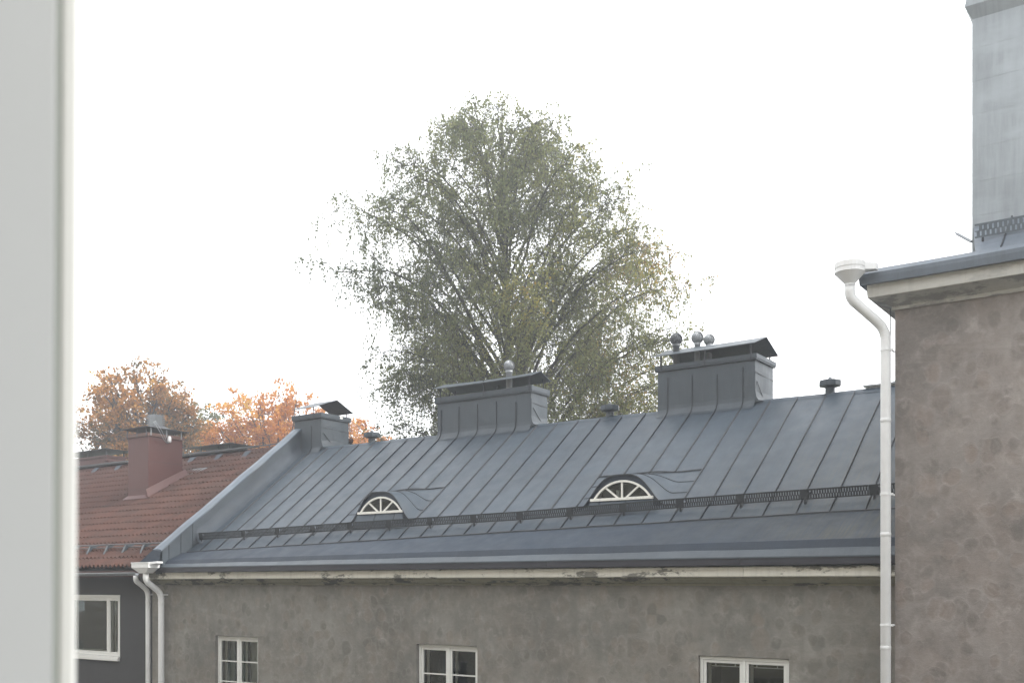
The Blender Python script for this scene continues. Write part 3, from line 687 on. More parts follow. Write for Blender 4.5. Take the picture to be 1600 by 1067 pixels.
ring([(.30,4.312),(.392,4.306),(.400,4.40),(.398,4.455)], M_fascia_r, 'fascia')
ring([(.398,4.455),(.392,4.462),(.30,4.535),(.27,4.545)], M_fascia_r, 'eave_sheet')
ring([(.27,4.546),(-2.0,4.60)], M_metal, 'flat_roof_edge')
# raised skirt of sloping sheet with its own seams, in front of the tower
sx0 = -3.04
def sz(Y): return 4.535+.759*(Y-15.10)
m = MB(); m.skin([[(-.186*15.12, 15.12, sz(15.12)), (sx0+.45, 15.11, sz(15.11)), (-1.6, 15.11, sz(15.11)), (2.6, 15.11, sz(15.11))],
     [(-.187*15.3, 15.3, sz(15.3)-.02), (sx0+.5, 15.3, sz(15.3)), (-1.6, 15.3, sz(15.3)), (2.6, 15.3, sz(15.3))],
     [(-.188*16.06, 16.06, sz(16.06)-.05), (sx0+.5, 16.06, sz(16.06)), (-1.6, 16.06, sz(16.06)), (2.6, 16.06, sz(16.06))]]); m.build('roof_skirt', M_fascia_r, R)
for x in (-2.5, -1.9, -1.3):
    m = MB(); m.bar((x, 15.12, sz(15.12)), (x, 16.0, sz(16.0)), .014, .025, up=(0,-.6,.8)); m.build('seam', M_seam, R)
def gb2(X): return 15.42, sz(15.42)+.05
for a, b in ((-2.88, -1.8), (-1.796, -.6)):
    gd = guard(R, a, b, gb2, hgt=.18, cell=.062, blank=.0 if a < -2.5 else .10, mat=M_guard_r)
    m = MB(); m.bar((a+.1, 15.42, sz(15.42)-.01), (a+.1, 15.42, sz(15.42)+.16), .03, .008, up=(0,1,0)); m.build('bracket', M_guard, gd)
m = MB(); m.tube([(-3.14, 15.55, 4.98), (-2.93, 15.45, 4.80)], .02, 10); m.tube([(-3.17, 15.565, 5.005), (-3.14, 15.55, 4.98)], .012, 8); m.build('rail_end', M_galv, R)
# sheet-clad tower
tx0, tx1, ty0, ty1 = -3.027, -.2, 16.0, 18.0
lev = [4.6, 4.84+.03, 5.33, 5.82, 6.31, 6.79, 7.27, 7.74, 8.19]
tw = None
M_tower = metal_roof('glare_pale_tower_sheet', (.29, .32, .345), rough=.5)  # light grey carries the glare veil over the tower in its colour
for k, (a, b) in enumerate(zip(lev, lev[1:])):
    m = MB(); n = 14; xs = np.linspace(tx0, tx1, n); e = .012 if k % 2 else .008
    m.skin([[(x, ty0-.0012*(1-j), zz+.003*math.sin(x*4)) for x in xs] for j, zz in ((0, a), (1, b+.002))])
    m.skin([[(tx0-.0012*(1-j), y, zz) for y in (ty0-.0012*(1-j), ty1)] for j, zz in ((0, a), (1, b-.004))])
    m.skin([[(tx1+.006*(1-j), y, zz) for y in (ty0-.0012*(1-j), ty1)] for j, zz in ((0, a), (1, b-.004))])
    m.face((tx0,ty0-.001,a),(tx1,ty0-.001,a),(tx1,ty0+.02,a),(tx0,ty0+.02,a))
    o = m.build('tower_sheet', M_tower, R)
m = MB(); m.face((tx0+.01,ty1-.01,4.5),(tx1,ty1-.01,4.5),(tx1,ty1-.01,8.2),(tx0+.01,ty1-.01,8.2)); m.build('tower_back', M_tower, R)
m = MB(); n4 = lambda o, z: [(tx0-o,ty0-o,z),(tx1+o,ty0-o,z),(tx1+o,ty1+o,z),(tx0-o,ty1+o,z)]
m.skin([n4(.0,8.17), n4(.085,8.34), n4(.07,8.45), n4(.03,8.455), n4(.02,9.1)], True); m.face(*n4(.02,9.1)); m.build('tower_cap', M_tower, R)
rp_ = downpipe(R, [(-4.41,14.77,4.30),(-4.41,14.77,4.10),(-4.02,15.17,3.68),(-4.02,15.17,GZ+.2)], .071, YW, [3.38,1.32,-.55,-3.6], [2.35,.72,-.9,-2.6], 'tall white downpipe standing in front of the wall corner, full height of the picture', rad=.17)
m = MB(); hx, hy = -4.40, 14.74
m.lathe((hx, hy, 0), [(.071, 4.27), (.073, 4.29), (.20, 4.435), (.21, 4.44), (.205, 4.445), (.205, 4.50), (.212, 4.505), (.212, 4.575), (.205, 4.58), (.195, 4.57), (.18, 4.45)], 28)
m.hexa([(hx+.08,hy-.09,4.46),(hx+.08,hy+.15,4.46),(hx+.08,hy+.15,4.56),(hx+.08,hy-.09,4.56)], [(hx+.34,hy+.10,4.47),(hx+.34,hy+.2,4.47),(hx+.34,hy+.2,4.56),(hx+.34,hy+.10,4.56)]); m.build('hopper', M_pipe, rp_)
m = MB(); m.bar((-3.975,15.24,3.98),(-3.975,15.24,-3.0),.012,.012,up=(0,1,0)); m.build('wall_cable', M_seam, R)

# ============================================================ tiled house on the left
L = empty('tiled_house', (-30, 22, GZ))
tag(L, 'dark grey house at the left with brown-red tiled roof and red sheet-metal chimney', 'building')
LE, LRY, LS = 15.60, 22.36, .57
def lz(Y): return .4526+LS*(Y-LE)
LN = Vector((0, -LS, 1)).normalized()
LX1 = -21.33; LX0 = -44
wx0, wx1, wz0, wz1 = -25.6, -23.34, -1.80, -.247
wall_quads(LX0, -21.9, GZ, .30, 15.98, [(wx0, wx1, wz0, wz1)], .12).build('wall', M_plaster_dark, L)
w = window(L, wx0+.01, wx1-.01, wz0+.01, wz1-.01, 15.98, 0, inset=.0, split=-23.86, room=M_room, curtain=[(.80, .93)], sill=False, label='white window left of the two downpipes, wide pane and narrow side pane')
m = MB(); m.box(wx0-.03, wx1+.015, 15.955, 15.978, wz1-.01, wz1+.03); m.box(wx0-.05, wx1+.0, 15.90, 15.978, wz0-.11, wz0-.04); m.box(wx0-.05, wx1+.015, 15.92, 15.978, wz0-.04, wz0+.006); m.build('window_trim', M_white, w, bevel=.004)
m = MB(); m.face((LX0,LE+.02,.40),(LX1,LE+.02,.40),(LX1,LRY,lz(LRY)-.06),(LX0,LRY,lz(LRY)-.06)); m.face((LX0,LRY,lz(LRY)-.03),(LX1,LRY,lz(LRY)-.03),(LX1,29,lz(LRY)-.03-LS*(29-LRY)),(LX0,29,lz(LRY)-.03-LS*(29-LRY))); m.build('roof_underlay', M_darkmetal, L)
m = MB(); m.box(LX0, LX1, 15.62, 15.66, .24, .40); m.build('eave_board', M_redboard, L)
m = MB(); m.box(LX0, LX1, 15.66, 15.98, .25, .27); m.build('soffit', M_redboard, L)
rows = []
for x in (LX0, -21.95):
    rows.append([(x, 15.50+.062*math.cos(a), .335+.062*math.sin(a)-(0.02 if x < -30 else 0)) for a in np.linspace(math.pi, 2*math.pi, 9)])
m = MB(); m.skin(rows); m.tube([(LX0,15.435,.315),(-21.95,15.435,.335)], .012, 8); gt = m.build('gutter', M_galv, L, smooth=True)
for x in np.arange(-36, -22, .92):
    m = MB(); m.box(x-.012, x+.012, 15.425, 15.62, .332, .345); m.box(x-.012, x+.012, 15.422, 15.428, .27, .34); m.build('gutter_hook', M_galv, gt)
downpipe(L, [(-22.0,15.50,.27),(-22.0,15.50,.14),(-22.0,15.85,-.10),(-22.0,15.85,GZ+.2)], .060, 15.98, [-.2], [-.40,-3], 'outermost white downpipe, on the dark rendered house')
# roof tiles: double-roll, one by one for the nearest ones
TW, TP = .35, .378
def tile_pts():
    U = [i/12 for i in range(13)]; HH = [.075*(.5-.5*math.cos(4*math.pi*u))**.8 for u in U]; n = 13; P = []; F = []
    for v, (y, lift) in enumerate(((-.02, .050), (TP+.04, .006))):
        for i in range(n): P.append((U[i]*TW, y, HH[i]+lift))
    for i in range(n): P.append((U[i]*TW, -.02, P[i][2]-.034))
    for i in range(n-1):
        F.append((i, i+1, n+i+1, n+i)); F.append((2*n+i, 2*n+i+1, i+1, i))
    return P, F
TPn, TF = tile_pts()
tme = bpy.data.meshes.new('roof_tile'); tme.from_pydata([(x, y, z+LS*y) for x, y, z in TPn], [], TF); tme.materials.append(M_tile)
chx0, chx1, chy0, chy1 = -28.07, -27.05, 19.50, 20.75
spots = []
for r in range(18):
    Y = LE+r*TP
    if Y+TP > LRY+.12: break
    c = 0
    while True:
        x = LX1-.35-c*TW; c += 1
        if x < LX0+.1: break
        if chx0-.12 < x+TW/2 < chx1+.12 and chy0-.2 < Y+.15 < chy1+.15: continue
        spots.append((x, Y))
def vis(s): x, y = s; return x/y > -1.66 and x < LX1-.9+0*y
vs_ = sorted([s for s in spots if vis(s)], key=lambda s: s[0]**2+s[1]**2)
single = set(vs_[:298]); rest = MB()
for s in spots:
    x, Y = s; jx, jz, jr = random.uniform(-.008, .008), random.uniform(-.005, .009), random.uniform(-.015, .015)
    if s in single:
        o = bpy.data.objects.new('roof_tile', tme); COL.objects.link(o); o.parent = L; o.location = Vector((x+jx, Y, lz(Y)+jz))-L.location; o.rotation_euler = (0, jr, random.uniform(-.008, .008))
    else:
        n = rest.pts([(x+jx+p[0], Y+p[1], lz(Y)+jz+p[2]+LS*p[1]) for p in TPn]); rest.f += [tuple(n+i for i in f) for f in TF]
tag(rest.build('far_roof_tiles', M_tile, L), kind='stuff')
for x in np.arange(LX0, -21.4, .42):
    m = MB(); m.tube([(x, LRY+.0, lz(LRY)+.0), (x+.44, LRY+.0, lz(LRY)+.012)], .075, 8); m.build('ridge_tile', M_tile, L, smooth=True)
m = MB(); m.box(LX0, -25.8, LRY-.22, LRY-.02, lz(LRY)+.07, lz(LRY)+.10); m.bar((LX0, LRY-.24, lz(LRY)+.105), (-21.4, LRY-.24, lz(LRY)+.105), .035, .035); m.build('ridge_walkway', M_galv_dark, L)
for x in np.arange(-43, -22, 1.35):
    m = MB(); m.face((x-.18,LRY-.30,lz(LRY-.3)+.16),(x+.12,LRY-.30,lz(LRY-.3)+.16),(x+.12,LRY-.62,lz(LRY-.62)+.06),(x-.10,LRY-.62,lz(LRY-.62)+.06)); m.build('walkway_bracket', M_metal_dark, L)
m = MB(); sy = 16.44; m.tube([(LX0, sy-.12, lz(sy)+.17), (LX1-.05, sy-.12, lz(sy)+.17)], .018, 8); m.tube([(LX0, sy-.04, lz(sy)+.10), (LX1-.05, sy-.04, lz(sy)+.10)], .012, 6); sr = m.build('snow_rail', M_galv_dark, L)
for x in np.arange(-36.1, -22, .78):
    m = MB(); m.hexa([(x,sy-.2,lz(sy-.2)+.06),(x+.008,sy-.2,lz(sy-.2)+.06),(x+.008,sy+.2,lz(sy+.2)+.06),(x,sy+.2,lz(sy+.2)+.06)],[(x,sy-.14,lz(sy)+.19),(x+.008,sy-.14,lz(sy)+.19),(x+.008,sy-.08,lz(sy)+.19),(x,sy-.08,lz(sy)+.19)])
    m.face((x,sy-.14,lz(sy)+.15),(x+.10,sy-.16,lz(sy)+.15),(x+.14,sy-.30,lz(sy-.3)+.07),(x+.04,sy-.30,lz(sy-.3)+.05)); m.build('rail_bracket', M_metal, sr)
# the red chimney
m = MB(); m.box(chx0, chx1, chy0, chy1, 2.3, 4.60); ch = m.build('chimney', M_redmetal, L, bevel=.012); ch['label'] = 'big red sheet-metal chimney with a wire cage on its hood'
m = MB()
for z in (3.82,): m.box(chx1, chx1+.006, chy0+.02, chy1, z, z+.012)
m.box(chx0, chx1, chy0-.006, chy0-.0, 2.98, 2.99); m.build('seam', simple('dark_red_seam', (.06, .03, .028), .6, .1, 3), ch)
m = MB(); m.box(chx0-.04, chx1+.04, chy0-.04, chy1+.04, 4.60, 4.70); m.build('cap_band', simple('brown_cap_band', (.14, .075, .06), .6, .1, 3), ch)
m = MB()
m.hexa([(chx0-.09,chy0-.14,lz(chy0-.14)+.09),(chx1+.09,chy0-.14,lz(chy0-.14)+.09),(chx1+.09,chy0-.01,lz(chy0)+.09),(chx0-.09,chy0-.01,lz(chy0)+.09)],[(chx0-.0,chy0-.02,lz(chy0)+.13),(chx1+.0,chy0-.02,lz(chy0)+.13),(chx1+.0,chy0-.005,lz(chy0)+.13),(chx0-.0,chy0-.005,lz(chy0)+.13)])
m.hexa([(chx1+.003,chy0-.1,lz(chy0-.1)+.09),(chx1+.13,chy0-.1,lz(chy0-.1)+.09),(chx1+.13,chy1+.1,lz(chy1+.1)+.09),(chx1+.003,chy1+.1,lz(chy1+.1)+.09)],[(chx1+.003,chy0-.1,lz(chy0-.1)+.34),(chx1+.02,chy0-.1,lz(chy0-.1)+.34),(chx1+.02,chy1+.1,lz(chy1+.1)+.26),(chx1+.003,chy1+.1,lz(chy1+.1)+.26)]); m.build('flashing', M_redmetal, ch)
m = MB(); m.face((chx1+.1,chy1+.02,lz(chy1)+.09),(chx1+.62,chy1+.25,lz(chy1+.25)+.09),(chx1+.62,chy1+.5,lz(chy1+.5)+.09),(chx1-.1,chy1+.5,lz(chy1+.5)+.09)); m.build('lead_apron', M_galv_dark, ch)
hc = ((chx0+chx1)/2, (chy0+chy1)/2)
def pyr(x0, x1, y0, y1, z0, z1, tx=.12, ty=.2):
    m = MB(); cx, cy = (x0+x1)/2, (y0+y1)/2; A = [(x0,y0,z0),(x1,y0,z0),(x1,y1,z0),(x0,y1,z0)]; T = [(cx-tx,cy-ty,z1),(cx+tx,cy-ty,z1),(cx+tx,cy+ty,z1),(cx-tx,cy+ty,z1)]
    m.hexa(A, T); m.hexa([(a,b,c-.02) for a,b,c in A], A); return m
pyr(chx0-.14, chx1+.14, chy0-.18, chy1+.16, 4.865, 4.93, .16, .2).build('hood', M_darkmetal, ch)
for x in (chx0+.02, hc[0], chx1-.04):
    for y in (chy0-.045, chy1+.045): m = MB(); m.box(x-.02, x+.02, y-.004, y+.004, 4.60, 4.85); m.build('hood_post', M_galv_dark, ch)
for y in (chy0+.06, hc[1], chy1-.08): m = MB(); m.box(chx1+.04, chx1+.05, y-.025, y+.025, 4.62, 4.85); m.build('hood_post', M_galv, ch)
pyr(hc[0]-.30, hc[0]+.30, hc[1]-.34, hc[1]+.34, 4.93, 5.0, .2, .22).build('fan_base', M_galv_dark, ch)
m = MB(); cx0, cx1, cy0, cy1 = hc[0]-.17, hc[0]+.19, hc[1]-.18, hc[1]+.2
m.box(cx0+.05, cx1-.05, cy0+.05, cy1-.05, 5.0, 5.36); fb = m.build('fan_housing', M_galv, ch)
m = MB()
for i in range(7):
    t = i/6; x = cx0+(cx1-cx0)*t; y = cy0+(cy1-cy0)*t
    for yy in (cy0, cy1): m.box(x-.005, x+.005, yy-.004, yy+.004, 4.99, 5.36)
    for xx in (cx0, cx1): m.box(xx-.004, xx+.004, y-.005, y+.005, 4.99, 5.36)
for k in range(6):
    z = 5.01+.066*k; m.box(cx0, cx1, cy0-.006, cy0-.004+.004, z-.004, z+.004); m.box(cx1, cx1+.006, cy0, cy1, z-.004, z+.004); m.box(cx0-.004, cx0, cy0, cy1, z-.004, z+.004); m.box(cx0, cx1, cy1, cy1+.004, z-.004, z+.004)
m.build('wire_cage', M_galv, ch)
for off in (0, .09):
    P = [(cx1,cy0+.05,5.14),(chx1+.1,chy0+.1+off,5.02),(chx1+.2,chy0+.22+off,4.8),(chx1+.17,chy0+.42+off,4.50),(chx1+.1,chy0+.62+off*.3,4.42),(chx1+.02,chy0+.70,4.50)]
    m = MB(); m.tube(bend(P, .2, 5), .012, 6); m.build('cable', M_galv, ch, smooth=True)
m = MB(); m.lathe((chx1+.05, chy0+.72, 4.46), [(0,0),(.05,.01),(.06,.06),(.06,.14),(.04,.2),(0,.21)], 12); m.build('junction_box', M_pipe, ch, smooth=True)
# lower chimneys of the tiled house, on and behind the ridge
def far_chim(x0, x1, y0, y1, z0, z1, zh0, zh1, label):
    m = MB(); m.box(x0, x1, y0, y1, z0, z1); m.box(x0-.05, x1+.05, y0-.05, y1+.05, z1, z1+.07); c = m.build('chimney', M_redmetal, L); c['label'] = label
    pyr(x0-.25, x1+.3, y0-.25, y1+.25, zh0, zh1, (x1-x0)*.25, .1).build('hood', M_darkmetal, c)
    for x in (x0+.15, (x0+x1)/2+.2, x1-.08):
        for y in (y0+.03, y1-.03): m = MB(); m.box(x-.02, x+.02, y-.02, y+.02, z1+.07, zh0+.02); m.build('hood_post', M_galv_dark, c)
far_chim(-37.4, -34.55, 23.1, 23.9, 3.2, 4.86, 5.14, 5.17, 'wide low red chimney at the far left end of the ridge')
far_chim(-29.55, -27.85, 23.3, 24.1, 3.0, 4.62, 4.84, 4.89, 'low chimney behind the ridge, mostly hidden by the parapet')
m = MB(); m.box(-33.9, -33.55, 22.5, 22.8, 4.2, 4.62); m.lathe((-33.72, 22.65, 4.58), [(0,0),(.22,.0),(.22,.05),(0,.08)], 10); m.build('ridge_vent', M_redmetal, L)

# ============================================================ the building the view is taken from, with its open window
C = empty('courtyard_house', (-8, -4, GZ))
tag(C, 'beige house on the near side of the courtyard whose opened window frames the view', 'building')
def own_wall():
    hs = [(-1.1, .9, -1.15, 1.25)]
    for x in np.arange(-77.4, 12, 4.3):
        for z in (-7.6, -4.6, -1.35, 1.7, 4.7):
            if abs(x+.1) < 3.2 and z == -1.35: continue
            hs.append((x, x+1.5, z, z+1.7))
    return hs
hs = own_wall()
m = wall_quads(-80, 14, GZ, 10.6, -.06, hs, -.16)
m.build('wall', M_beige, C)
for a, b, c, d in hs[1:]:
    f = frame_mb(a, b, c, d, .07, -.22, -.15); f.box((a+b)/2-.03, (a+b)/2+.03, -.21, -.155, c+.07, d-.07); w = f.build('window', M_white, C)
    q = MB(); q.face((a,-.19,c),(b,-.19,c),(b,-.19,d),(a,-.19,d)); q.build('pane', M_glass, w); q = MB(); q.face((a,-.5,c),(b,-.5,c),(b,-.5,d),(a,-.5,d)); q.build('room_lining', M_room_dark, w)
m = MB(); x0, x1, y0, y1, z0, z1 = -2.4, 2.4, -4.2, -.23, -1.6, 1.6
m.face((x0,y0,z0),(x1,y0,z0),(x1,y1,z0),(x0,y1,z0)); m.face((x0,y0,z1),(x0,y1,z1),(x1,y1,z1),(x1,y0,z1)); m.face((x0,y0,z0),(x0,y0,z1),(x1,y0,z1),(x1,y0,z0)); m.face((x0,y0,z0),(x0,y1,z0),(x0,y1,z1),(x0,y0,z1)); m.face((x1,y0,z0),(x1,y0,z1),(x1,y1,z1),(x1,y1,z0)); m.build('room', M_beige, C)
m = MB(); m.face((-80,-.07,10.6),(14,-.07,10.6),(14,-6,13.6),(-80,-6,13.6)); m.face((-80,-6,13.6),(14,-6,13.6),(14,-12,10.6),(-80,-12,10.6)); m.build('roof', M_metal, C)
m = MB(); m.face((-80,-12,GZ),(14,-12,GZ),(14,-12,10.6),(-80,-12,10.6)); m.face((-80,-12,GZ),(-80,-.07,GZ),(-80,-.07,10.6),(-80,-12,10.6)); m.face((14,-12,GZ),(14,-.07,GZ),(14,-.07,10.6),(14,-12,10.6)); m.build('rear_wall', M_beige, C)
# casement opened outwards; its free stile crosses the left side of the view
hinge = Vector((-1.08, .0, 0)); free = Vector((-.790, .5005, 0)); dirn = (free-hinge).normalized(); out = Vector((-dirn.y, dirn.x, 0)); wid = (free-hinge).length
def bar2(m, u0, u1, v0, v1, z0, z1):
    P = [hinge+dirn*u+out*v for u, v in ((u0,v0),(u1,v0),(u1,v1),(u0,v1))]; sl = -.010   # the old casement hangs slightly askew
    m.hexa([(p.x-sl*(.2-z0)*-.9,p.y,z0) for p in P], [(p.x-sl*(.2-z1)*-.9,p.y,z1) for p in P])
H0, H1z = -1.1, 1.2
m = MB(); bar2(m, wid-.11, wid-.0170, 0, .055, H0, H1z); bar2(m, 0, .09, 0, .055, H0, H1z); bar2(m, .09, wid-.11, 0, .055, H0, H0+.09); bar2(m, .09, wid-.11, 0, .055, H1z-.09, H1z)
W = empty('window_casement', hinge+Vector((0, 0, H0)))
tag(W, 'blurred white window casement standing open along the left edge of the picture', 'window')
m.build('sash_frame', M_sash, W, bevel=.002)
m = MB(); bar2(m, wid-.0170, wid-.0140, -.0004, .05, H0, H1z); m.build('gasket', M_rubber, W)
m = MB(); bar2(m, wid-.0140, wid, -.0015, .05, H0, H1z); m.build('sash_lip', M_sash_edge, W, bevel=.003)
m = MB(); p = [hinge+dirn*u+out*.03 for u in (.085, wid-.105)]; m.face((p[0].x,p[0].y,H0+.085),(p[1].x,p[1].y,H0+.085),(p[1].x,p[1].y,H1z-.085),(p[0].x,p[0].y,H1z-.085)); m.build('pane', M_glass, W)
for z in (-.8, .9):
    m = MB(); m.lathe((hinge.x, hinge.y+.0, z), [(.0,0),(.011,0),(.011,.09),(0,.09)], 10); m.build('hinge', M_galv, W)

# ============================================================ trees
def fast_mesh(name, V, quads, mat, parent, mats=None):
    me = bpy.data.meshes.new(name); n = len(V); q = len(quads)
    me.vertices.add(n); me.vertices.foreach_set('co', np.asarray(V, dtype=np.float32).ravel())
    me.loops.add(q*4); me.loops.foreach_set('vertex_index', np.asarray(quads, dtype=np.int32).ravel())
    me.polygons.add(q); me.polygons.foreach_set('loop_start', np.arange(0, q*4, 4, dtype=np.int32)); me.polygons.foreach_set('loop_total', np.full(q, 4, dtype=np.int32))
    me.update(); me.validate(); return add(name, me, mat, parent)
def leaves(P, size, rng, hang=.5, aspect=.72):
    # each leaf: a folded kite of two... one quad, bent across its diagonal
    n = len(P); d = rng.normal(size=(n, 3)); d[:, 2] -= hang*1.6; d /= np.linalg.norm(d, axis=1)[:, None]
    r = rng.normal(size=(n, 3)); w = np.cross(d, r); w /= np.linalg.norm(w, axis=1)[:, None]; u = np.cross(w, d)
    s = size*rng.uniform(.65, 1.3, n)[:, None]
    a = P; c = P+d*s; m_ = P+d*s*.42
    b = m_+w*s*.5*aspect+u*s*.10; e = m_-w*s*.5*aspect+u*s*.10
    V = np.stack([a, b, c, e], 1).reshape(-1, 3); Q = np.arange(n*4).reshape(-1, 4); return V, Q
class Twigs:
    def __init__(s): s.V = []; s.Q = []; s.n = 0
    def add(s, pts, r0, r1, seg=3):
        pts = np.asarray(pts); m = len(pts); t = np.gradient(pts, axis=0); t /= np.linalg.norm(t, axis=1)[:, None]+1e-9
        ref = np.array([.3, .2, .93]) if abs(t[0][2]) < .9 else np.array([1., .1, 0]); u = np.cross(t, ref); u /= np.linalg.norm(u, axis=1)[:, None]+1e-9; w = np.cross(t, u)
        r = np.linspace(r0, r1, m)[:, None, None]; a = np.linspace(0, 2*np.pi, seg, endpoint=False)
        ring = pts[:, None, :]+r*(u[:, None, :]*np.cos(a)[None, :, None]+w[:, None, :]*np.sin(a)[None, :, None])
        s.V.append(ring.reshape(-1, 3)); i = np.arange(m-1)[:, None]*seg; j = np.arange(seg)[None, :]; k = (j+1) % seg
        q = np.stack([i+j, i+k, i+k+seg, i+j+seg], -1).reshape(-1, 4)+s.n; s.Q.append(q); s.n += m*seg
    def build(s, name, mat, parent): return fast_mesh(name, np.concatenate(s.V), np.concatenate(s.Q), mat, parent)
def curve(a, b, sag, rng, n=6, wob=.06):
    a = np.asarray(a, float); b = np.asarray(b, float); t = np.linspace(0, 1, n)[:, None]; L_ = np.linalg.norm(b-a)
    p = a+(b-a)*t; p[:, 2] += (sag*4*t*(1-t))[:, 0]*1.0; p[1:-1] += rng.normal(size=(n-2, 3))*L_*wob*.5; return p
VR = np.array([math.cos(TH), math.sin(TH), 0]); VF = np.array([-math.sin(TH), math.cos(TH), 0])
def place(px, depth): return VF*depth+VR*depth*(px-800)/1610
def birch():
    rng = np.random.RandomState(5); D = 34.; S = D/1610
    base = place(803, D); base[2] = GZ
    T = empty('birch_tree', base); tag(T, 'huge birch with drooping olive foliage rising behind the ridge between the chimneys', 'tree')
    # outline of the crown: height above eye level -> reach to the left and right of the trunk
    H = np.array([(916-y)*S for y in (720, 690, 650, 560, 480, 440, 400, 340, 300, 260, 230, 200, 178, 160)])
    Lf = np.array([(800-x)*S for x in (625, 615, 605, 585, 540, 510, 510, 530, 590, 610, 655, 685, 735, 775)])
    Rt = np.array([(x-800)*S for x in (1000, 1020, 1040, 1105, 1100, 1075, 1050, 1020, 955, 935, 900, 875, 845, 802)])
    def reach(z, az):
        l = np.interp(z, H, Lf); r = np.interp(z, H, Rt); c = math.cos(az); w_ = abs(c)**.45; return (r if c > 0 else l)*w_+(l+r)*.5*.8*(1-w_)
    tr = Twigs(); limbs = []; top = (916-172)*S
    def trunk_xy(z): t = (z-GZ)/(top-GZ); return base+VR*(.25*math.sin(t*5)-.15*t)+VF*.2*math.sin(t*4+1)
    zs = np.linspace(GZ, top, 26); tr.add([np.array([*trunk_xy(z)[:2], z]) for z in zs], .34, .02, 8); tb = tr.build('trunk', M_bark_b, T)
    tw = Twigs(); LP = []
    nl = 138
    for i in range(nl):
        f = (i+.5)/nl; az = i*2.39996+.6+rng.normal()*.2
        zt = 3.0+(top-3.25)*f**1.0; full = reach(zt, az)
        R = full*(rng.uniform(.35, .7) if i % 5 == 0 else rng.uniform(.86, 1.03))
        if R < .15: continue
        z0 = max(-1.0, zt-R*rng.uniform(.5, 1.05)-.5)
        dirv = VR*math.cos(az)+VF*math.sin(az); a = np.array([*trunk_xy(z0)[:2], z0]); b = np.array([*(base+dirv*R)[:2], zt]); Ln = np.linalg.norm(b-a)
        n = 11; t = np.linspace(0, 1, n)[:, None]; P = a+(b-a)*t; P[:, 2] += Ln*(.24*np.sin(t[:, 0]*math.pi*.8)-.141*t[:, 0]**2); P[1:] += np.cumsum(rng.normal(size=(n-1, 3))*.05, 0)
        lb = Twigs(); lb.add(P, .018+.007*Ln, .007, 5); lb.build('limb', M_bark, T)
        ns = int(5+Ln*2.5)
        for j in range(ns):
            s = .30+.70*((j+rng.rand())/ns)**.75; k = s*(n-1); k0 = min(int(k), n-2); p = P[k0]+(P[k0+1]-P[k0])*(k-k0)
            sd = rng.normal(size=3)*.8+dirv*.5+np.array([0, 0, .02]); sd /= np.linalg.norm(sd); sl = rng.uniform(.55, 1.5)*(1.25-.35*s)
            q = curve(p, p+sd*sl, .10*sl, rng, 5, .08); tw.add(q, .014, .006, 3)
            nt_ = int(3+sl*4.8)
            for h in range(nt_):
                u = rng.rand()**.8; kk = u*4; k1 = min(int(kk), 3); o = q[k1]+(q[k1+1]-q[k1])*(kk-k1)
                out_ = rng.normal(size=3)*np.array([1, 1, .35]); out_ /= np.linalg.norm(out_); ln = rng.uniform(.45, 1.35)*(1.1 if zt < 9 else .9)
                tt = np.linspace(0, 1, 5)[:, None]; g_ = o+out_*ln*.42*np.sqrt(tt)+np.array([0, 0, -1.])*ln*(tt**1.6)*.85+np.array([0,0,.12])*np.sin(tt*3.1)*ln
                if rng.rand() < .9: tw.add(g_[[0, 2, 4]], .0045, .0025, 3)
                nlv = int(rng.uniform(2, 14)*ln/.68); v = rng.rand(nlv); kq = v*4; ki = np.minimum(kq.astype(int), 3)
                LP.append(g_[ki]+(g_[ki+1]-g_[ki])*(kq-ki)[:, None]+rng.normal(size=(nlv, 3))*.04)
    P = np.concatenate(LP); print('birch leaves', len(P))
    tag(tw.build('twigs', M_bark, T), kind='stuff')
    V, Q = leaves(P, .084, rng, .6); tag(fast_mesh('crown', V, Q, M_birch, T), kind='stuff')
birch()
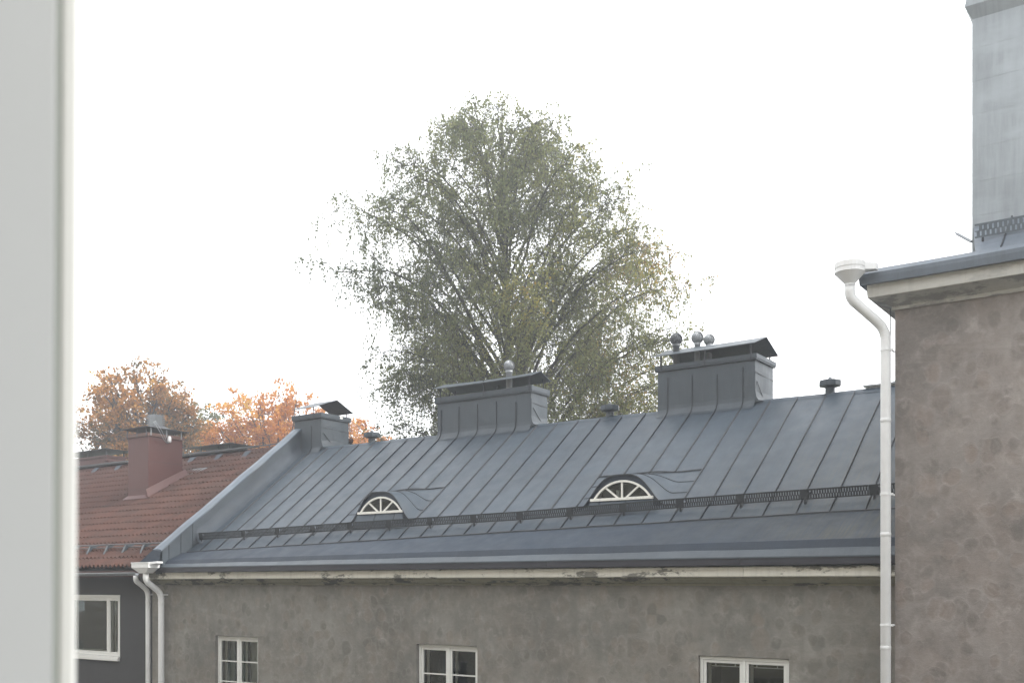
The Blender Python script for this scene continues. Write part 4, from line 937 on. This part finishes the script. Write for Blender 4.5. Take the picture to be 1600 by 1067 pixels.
def broad(name, label, cat_, px, depth, cx0, cx1, y_top, y_low, leaf, mat, rng, nl=26, lsz=.15, dens=1.0, bald=0):
    S = depth/1610; base = place(px, depth); base[2] = GZ; T = empty(name, base); tag(T, label, cat_, 'autumn trees beyond the roofs')
    rx_, rz = (cx1-cx0)/2*S, (y_low-y_top)/2*S*1.05; cz = (916-(y_top+y_low)/2)*S; ctr = place((cx0+cx1)/2, depth); ctr[2] = cz
    tr = Twigs(); fork = cz-rz*.75; tr.add([base, base+np.array([.1, .1, (fork-GZ)*.5]), np.array([*(base*.6+ctr*.4)[:2], fork])], .32, .2, 8); tr.build('trunk', M_bark, T)
    tw = Twigs(); LP = []; root = np.array([*(base*.6+ctr*.4)[:2], fork-.05])
    clumps = []
    for i in range(nl):
        # limb ends spread over the upper shell of the crown
        v = 1-(i+.5)/nl*1.75; az = i*2.39996+rng.normal()*.2; hr = math.sqrt(max(0, 1-v*v)); rr = rng.uniform(.85, 1.05)
        e = ctr+VR*math.cos(az)*hr*rx_*rr+VF*math.sin(az)*hr*rx_*rr+np.array([0, 0, v*rz*rr])
        n = 9; t = np.linspace(0, 1, n)[:, None]; P = root+(e-root)*t; P[:, 2] += np.sin(t[:, 0]*math.pi)*.06*rz; P[1:] += np.cumsum(rng.normal(size=(n-1, 3))*.07, 0)
        lb = Twigs(); lb.add(P, .10, .018, 5); lb.build('limb', M_bark, T)
        for j in range(9):
            s = .35+.65*(j+rng.rand())/9; k = s*(n-1); k0 = min(int(k), n-2); p = P[k0]+(P[k0+1]-P[k0])*(k-k0)
            sd = rng.normal(size=3)+(p-ctr)/np.linalg.norm(p-ctr+1e-6)*1.0; sd /= np.linalg.norm(sd); sl = rng.uniform(.25, .55)*min(rx_, rz)*.55
            q = curve(p, p+sd*sl, .04, rng, 4, .1); tw.add(q, .022, .008, 3)
            for _ in range(3):
                c_ = q[rng.randint(1, 4)]+rng.normal(size=3)*.22; clumps.append(c_) if rng.rand() < .8 else None
    for c_ in clumps:
        r = rng.uniform(.22, .46)*min(1, rx_/2.6); m_ = int(52*dens*(r/.4)**2); d = rng.normal(size=(m_, 3)); d /= np.linalg.norm(d, axis=1)[:, None]; d *= rng.rand(m_, 1)**.45
        LP.append(c_+d*np.array([r*1.15, r*1.15, r*.62]))
    P = np.concatenate(LP); print(name, len(P)); tag(tw.build('twigs', M_bark, T), kind='stuff')
    V, Q = leaves(P, lsz, rng, .25, .9); tag(fast_mesh('crown', V, Q, mat, T), kind='stuff')
broad('maple_tree', 'round rusty brown and orange maple behind the red chimney at the left', 'tree', 232, 55, 141, 303, 576, 740, .15, M_maple, np.random.RandomState(3), 54, .16, .46)
broad('oak_tree', 'wide bright orange tree behind the small parapet chimney', 'tree', 430, 62, 318, 548, 622, 800, .15, M_oak, np.random.RandomState(8), 96, .17, .5)
broad('oak_tree', 'low orange tree just right of the small parapet chimney', 'tree', 548, 66, 500, 604, 662, 770, .15, M_oak, np.random.RandomState(21), 34, .17, .7)
broad('lime_tree', 'yellow-green tree between the rusty maple and the orange tree', 'tree', 300, 68, 258, 352, 640, 770, .15, M_green, np.random.RandomState(13), 22, .17, .8)

# ============================================================ thin autumn haze
m = MB(); m.box(-265, 245, -205, 305, GZ-1, 17.6); hz = m.build('haze', None); tag(hz, kind='stuff'); hz.display_type = 'WIRE'
hm = bpy.data.materials.new('thin_haze'); hm.use_nodes = True; t = hm.node_tree; t.nodes.clear(); o_ = t.nodes.new('ShaderNodeOutputMaterial'); pv = t.nodes.new('ShaderNodeVolumePrincipled')
pv.inputs['Color'].default_value = (.93, .96, 1, 1); pv.inputs['Density'].default_value = .0027; pv.inputs['Anisotropy'].default_value = .3; t.links.new(pv.outputs[0], o_.inputs['Volume']); hz.data.materials.append(hm)
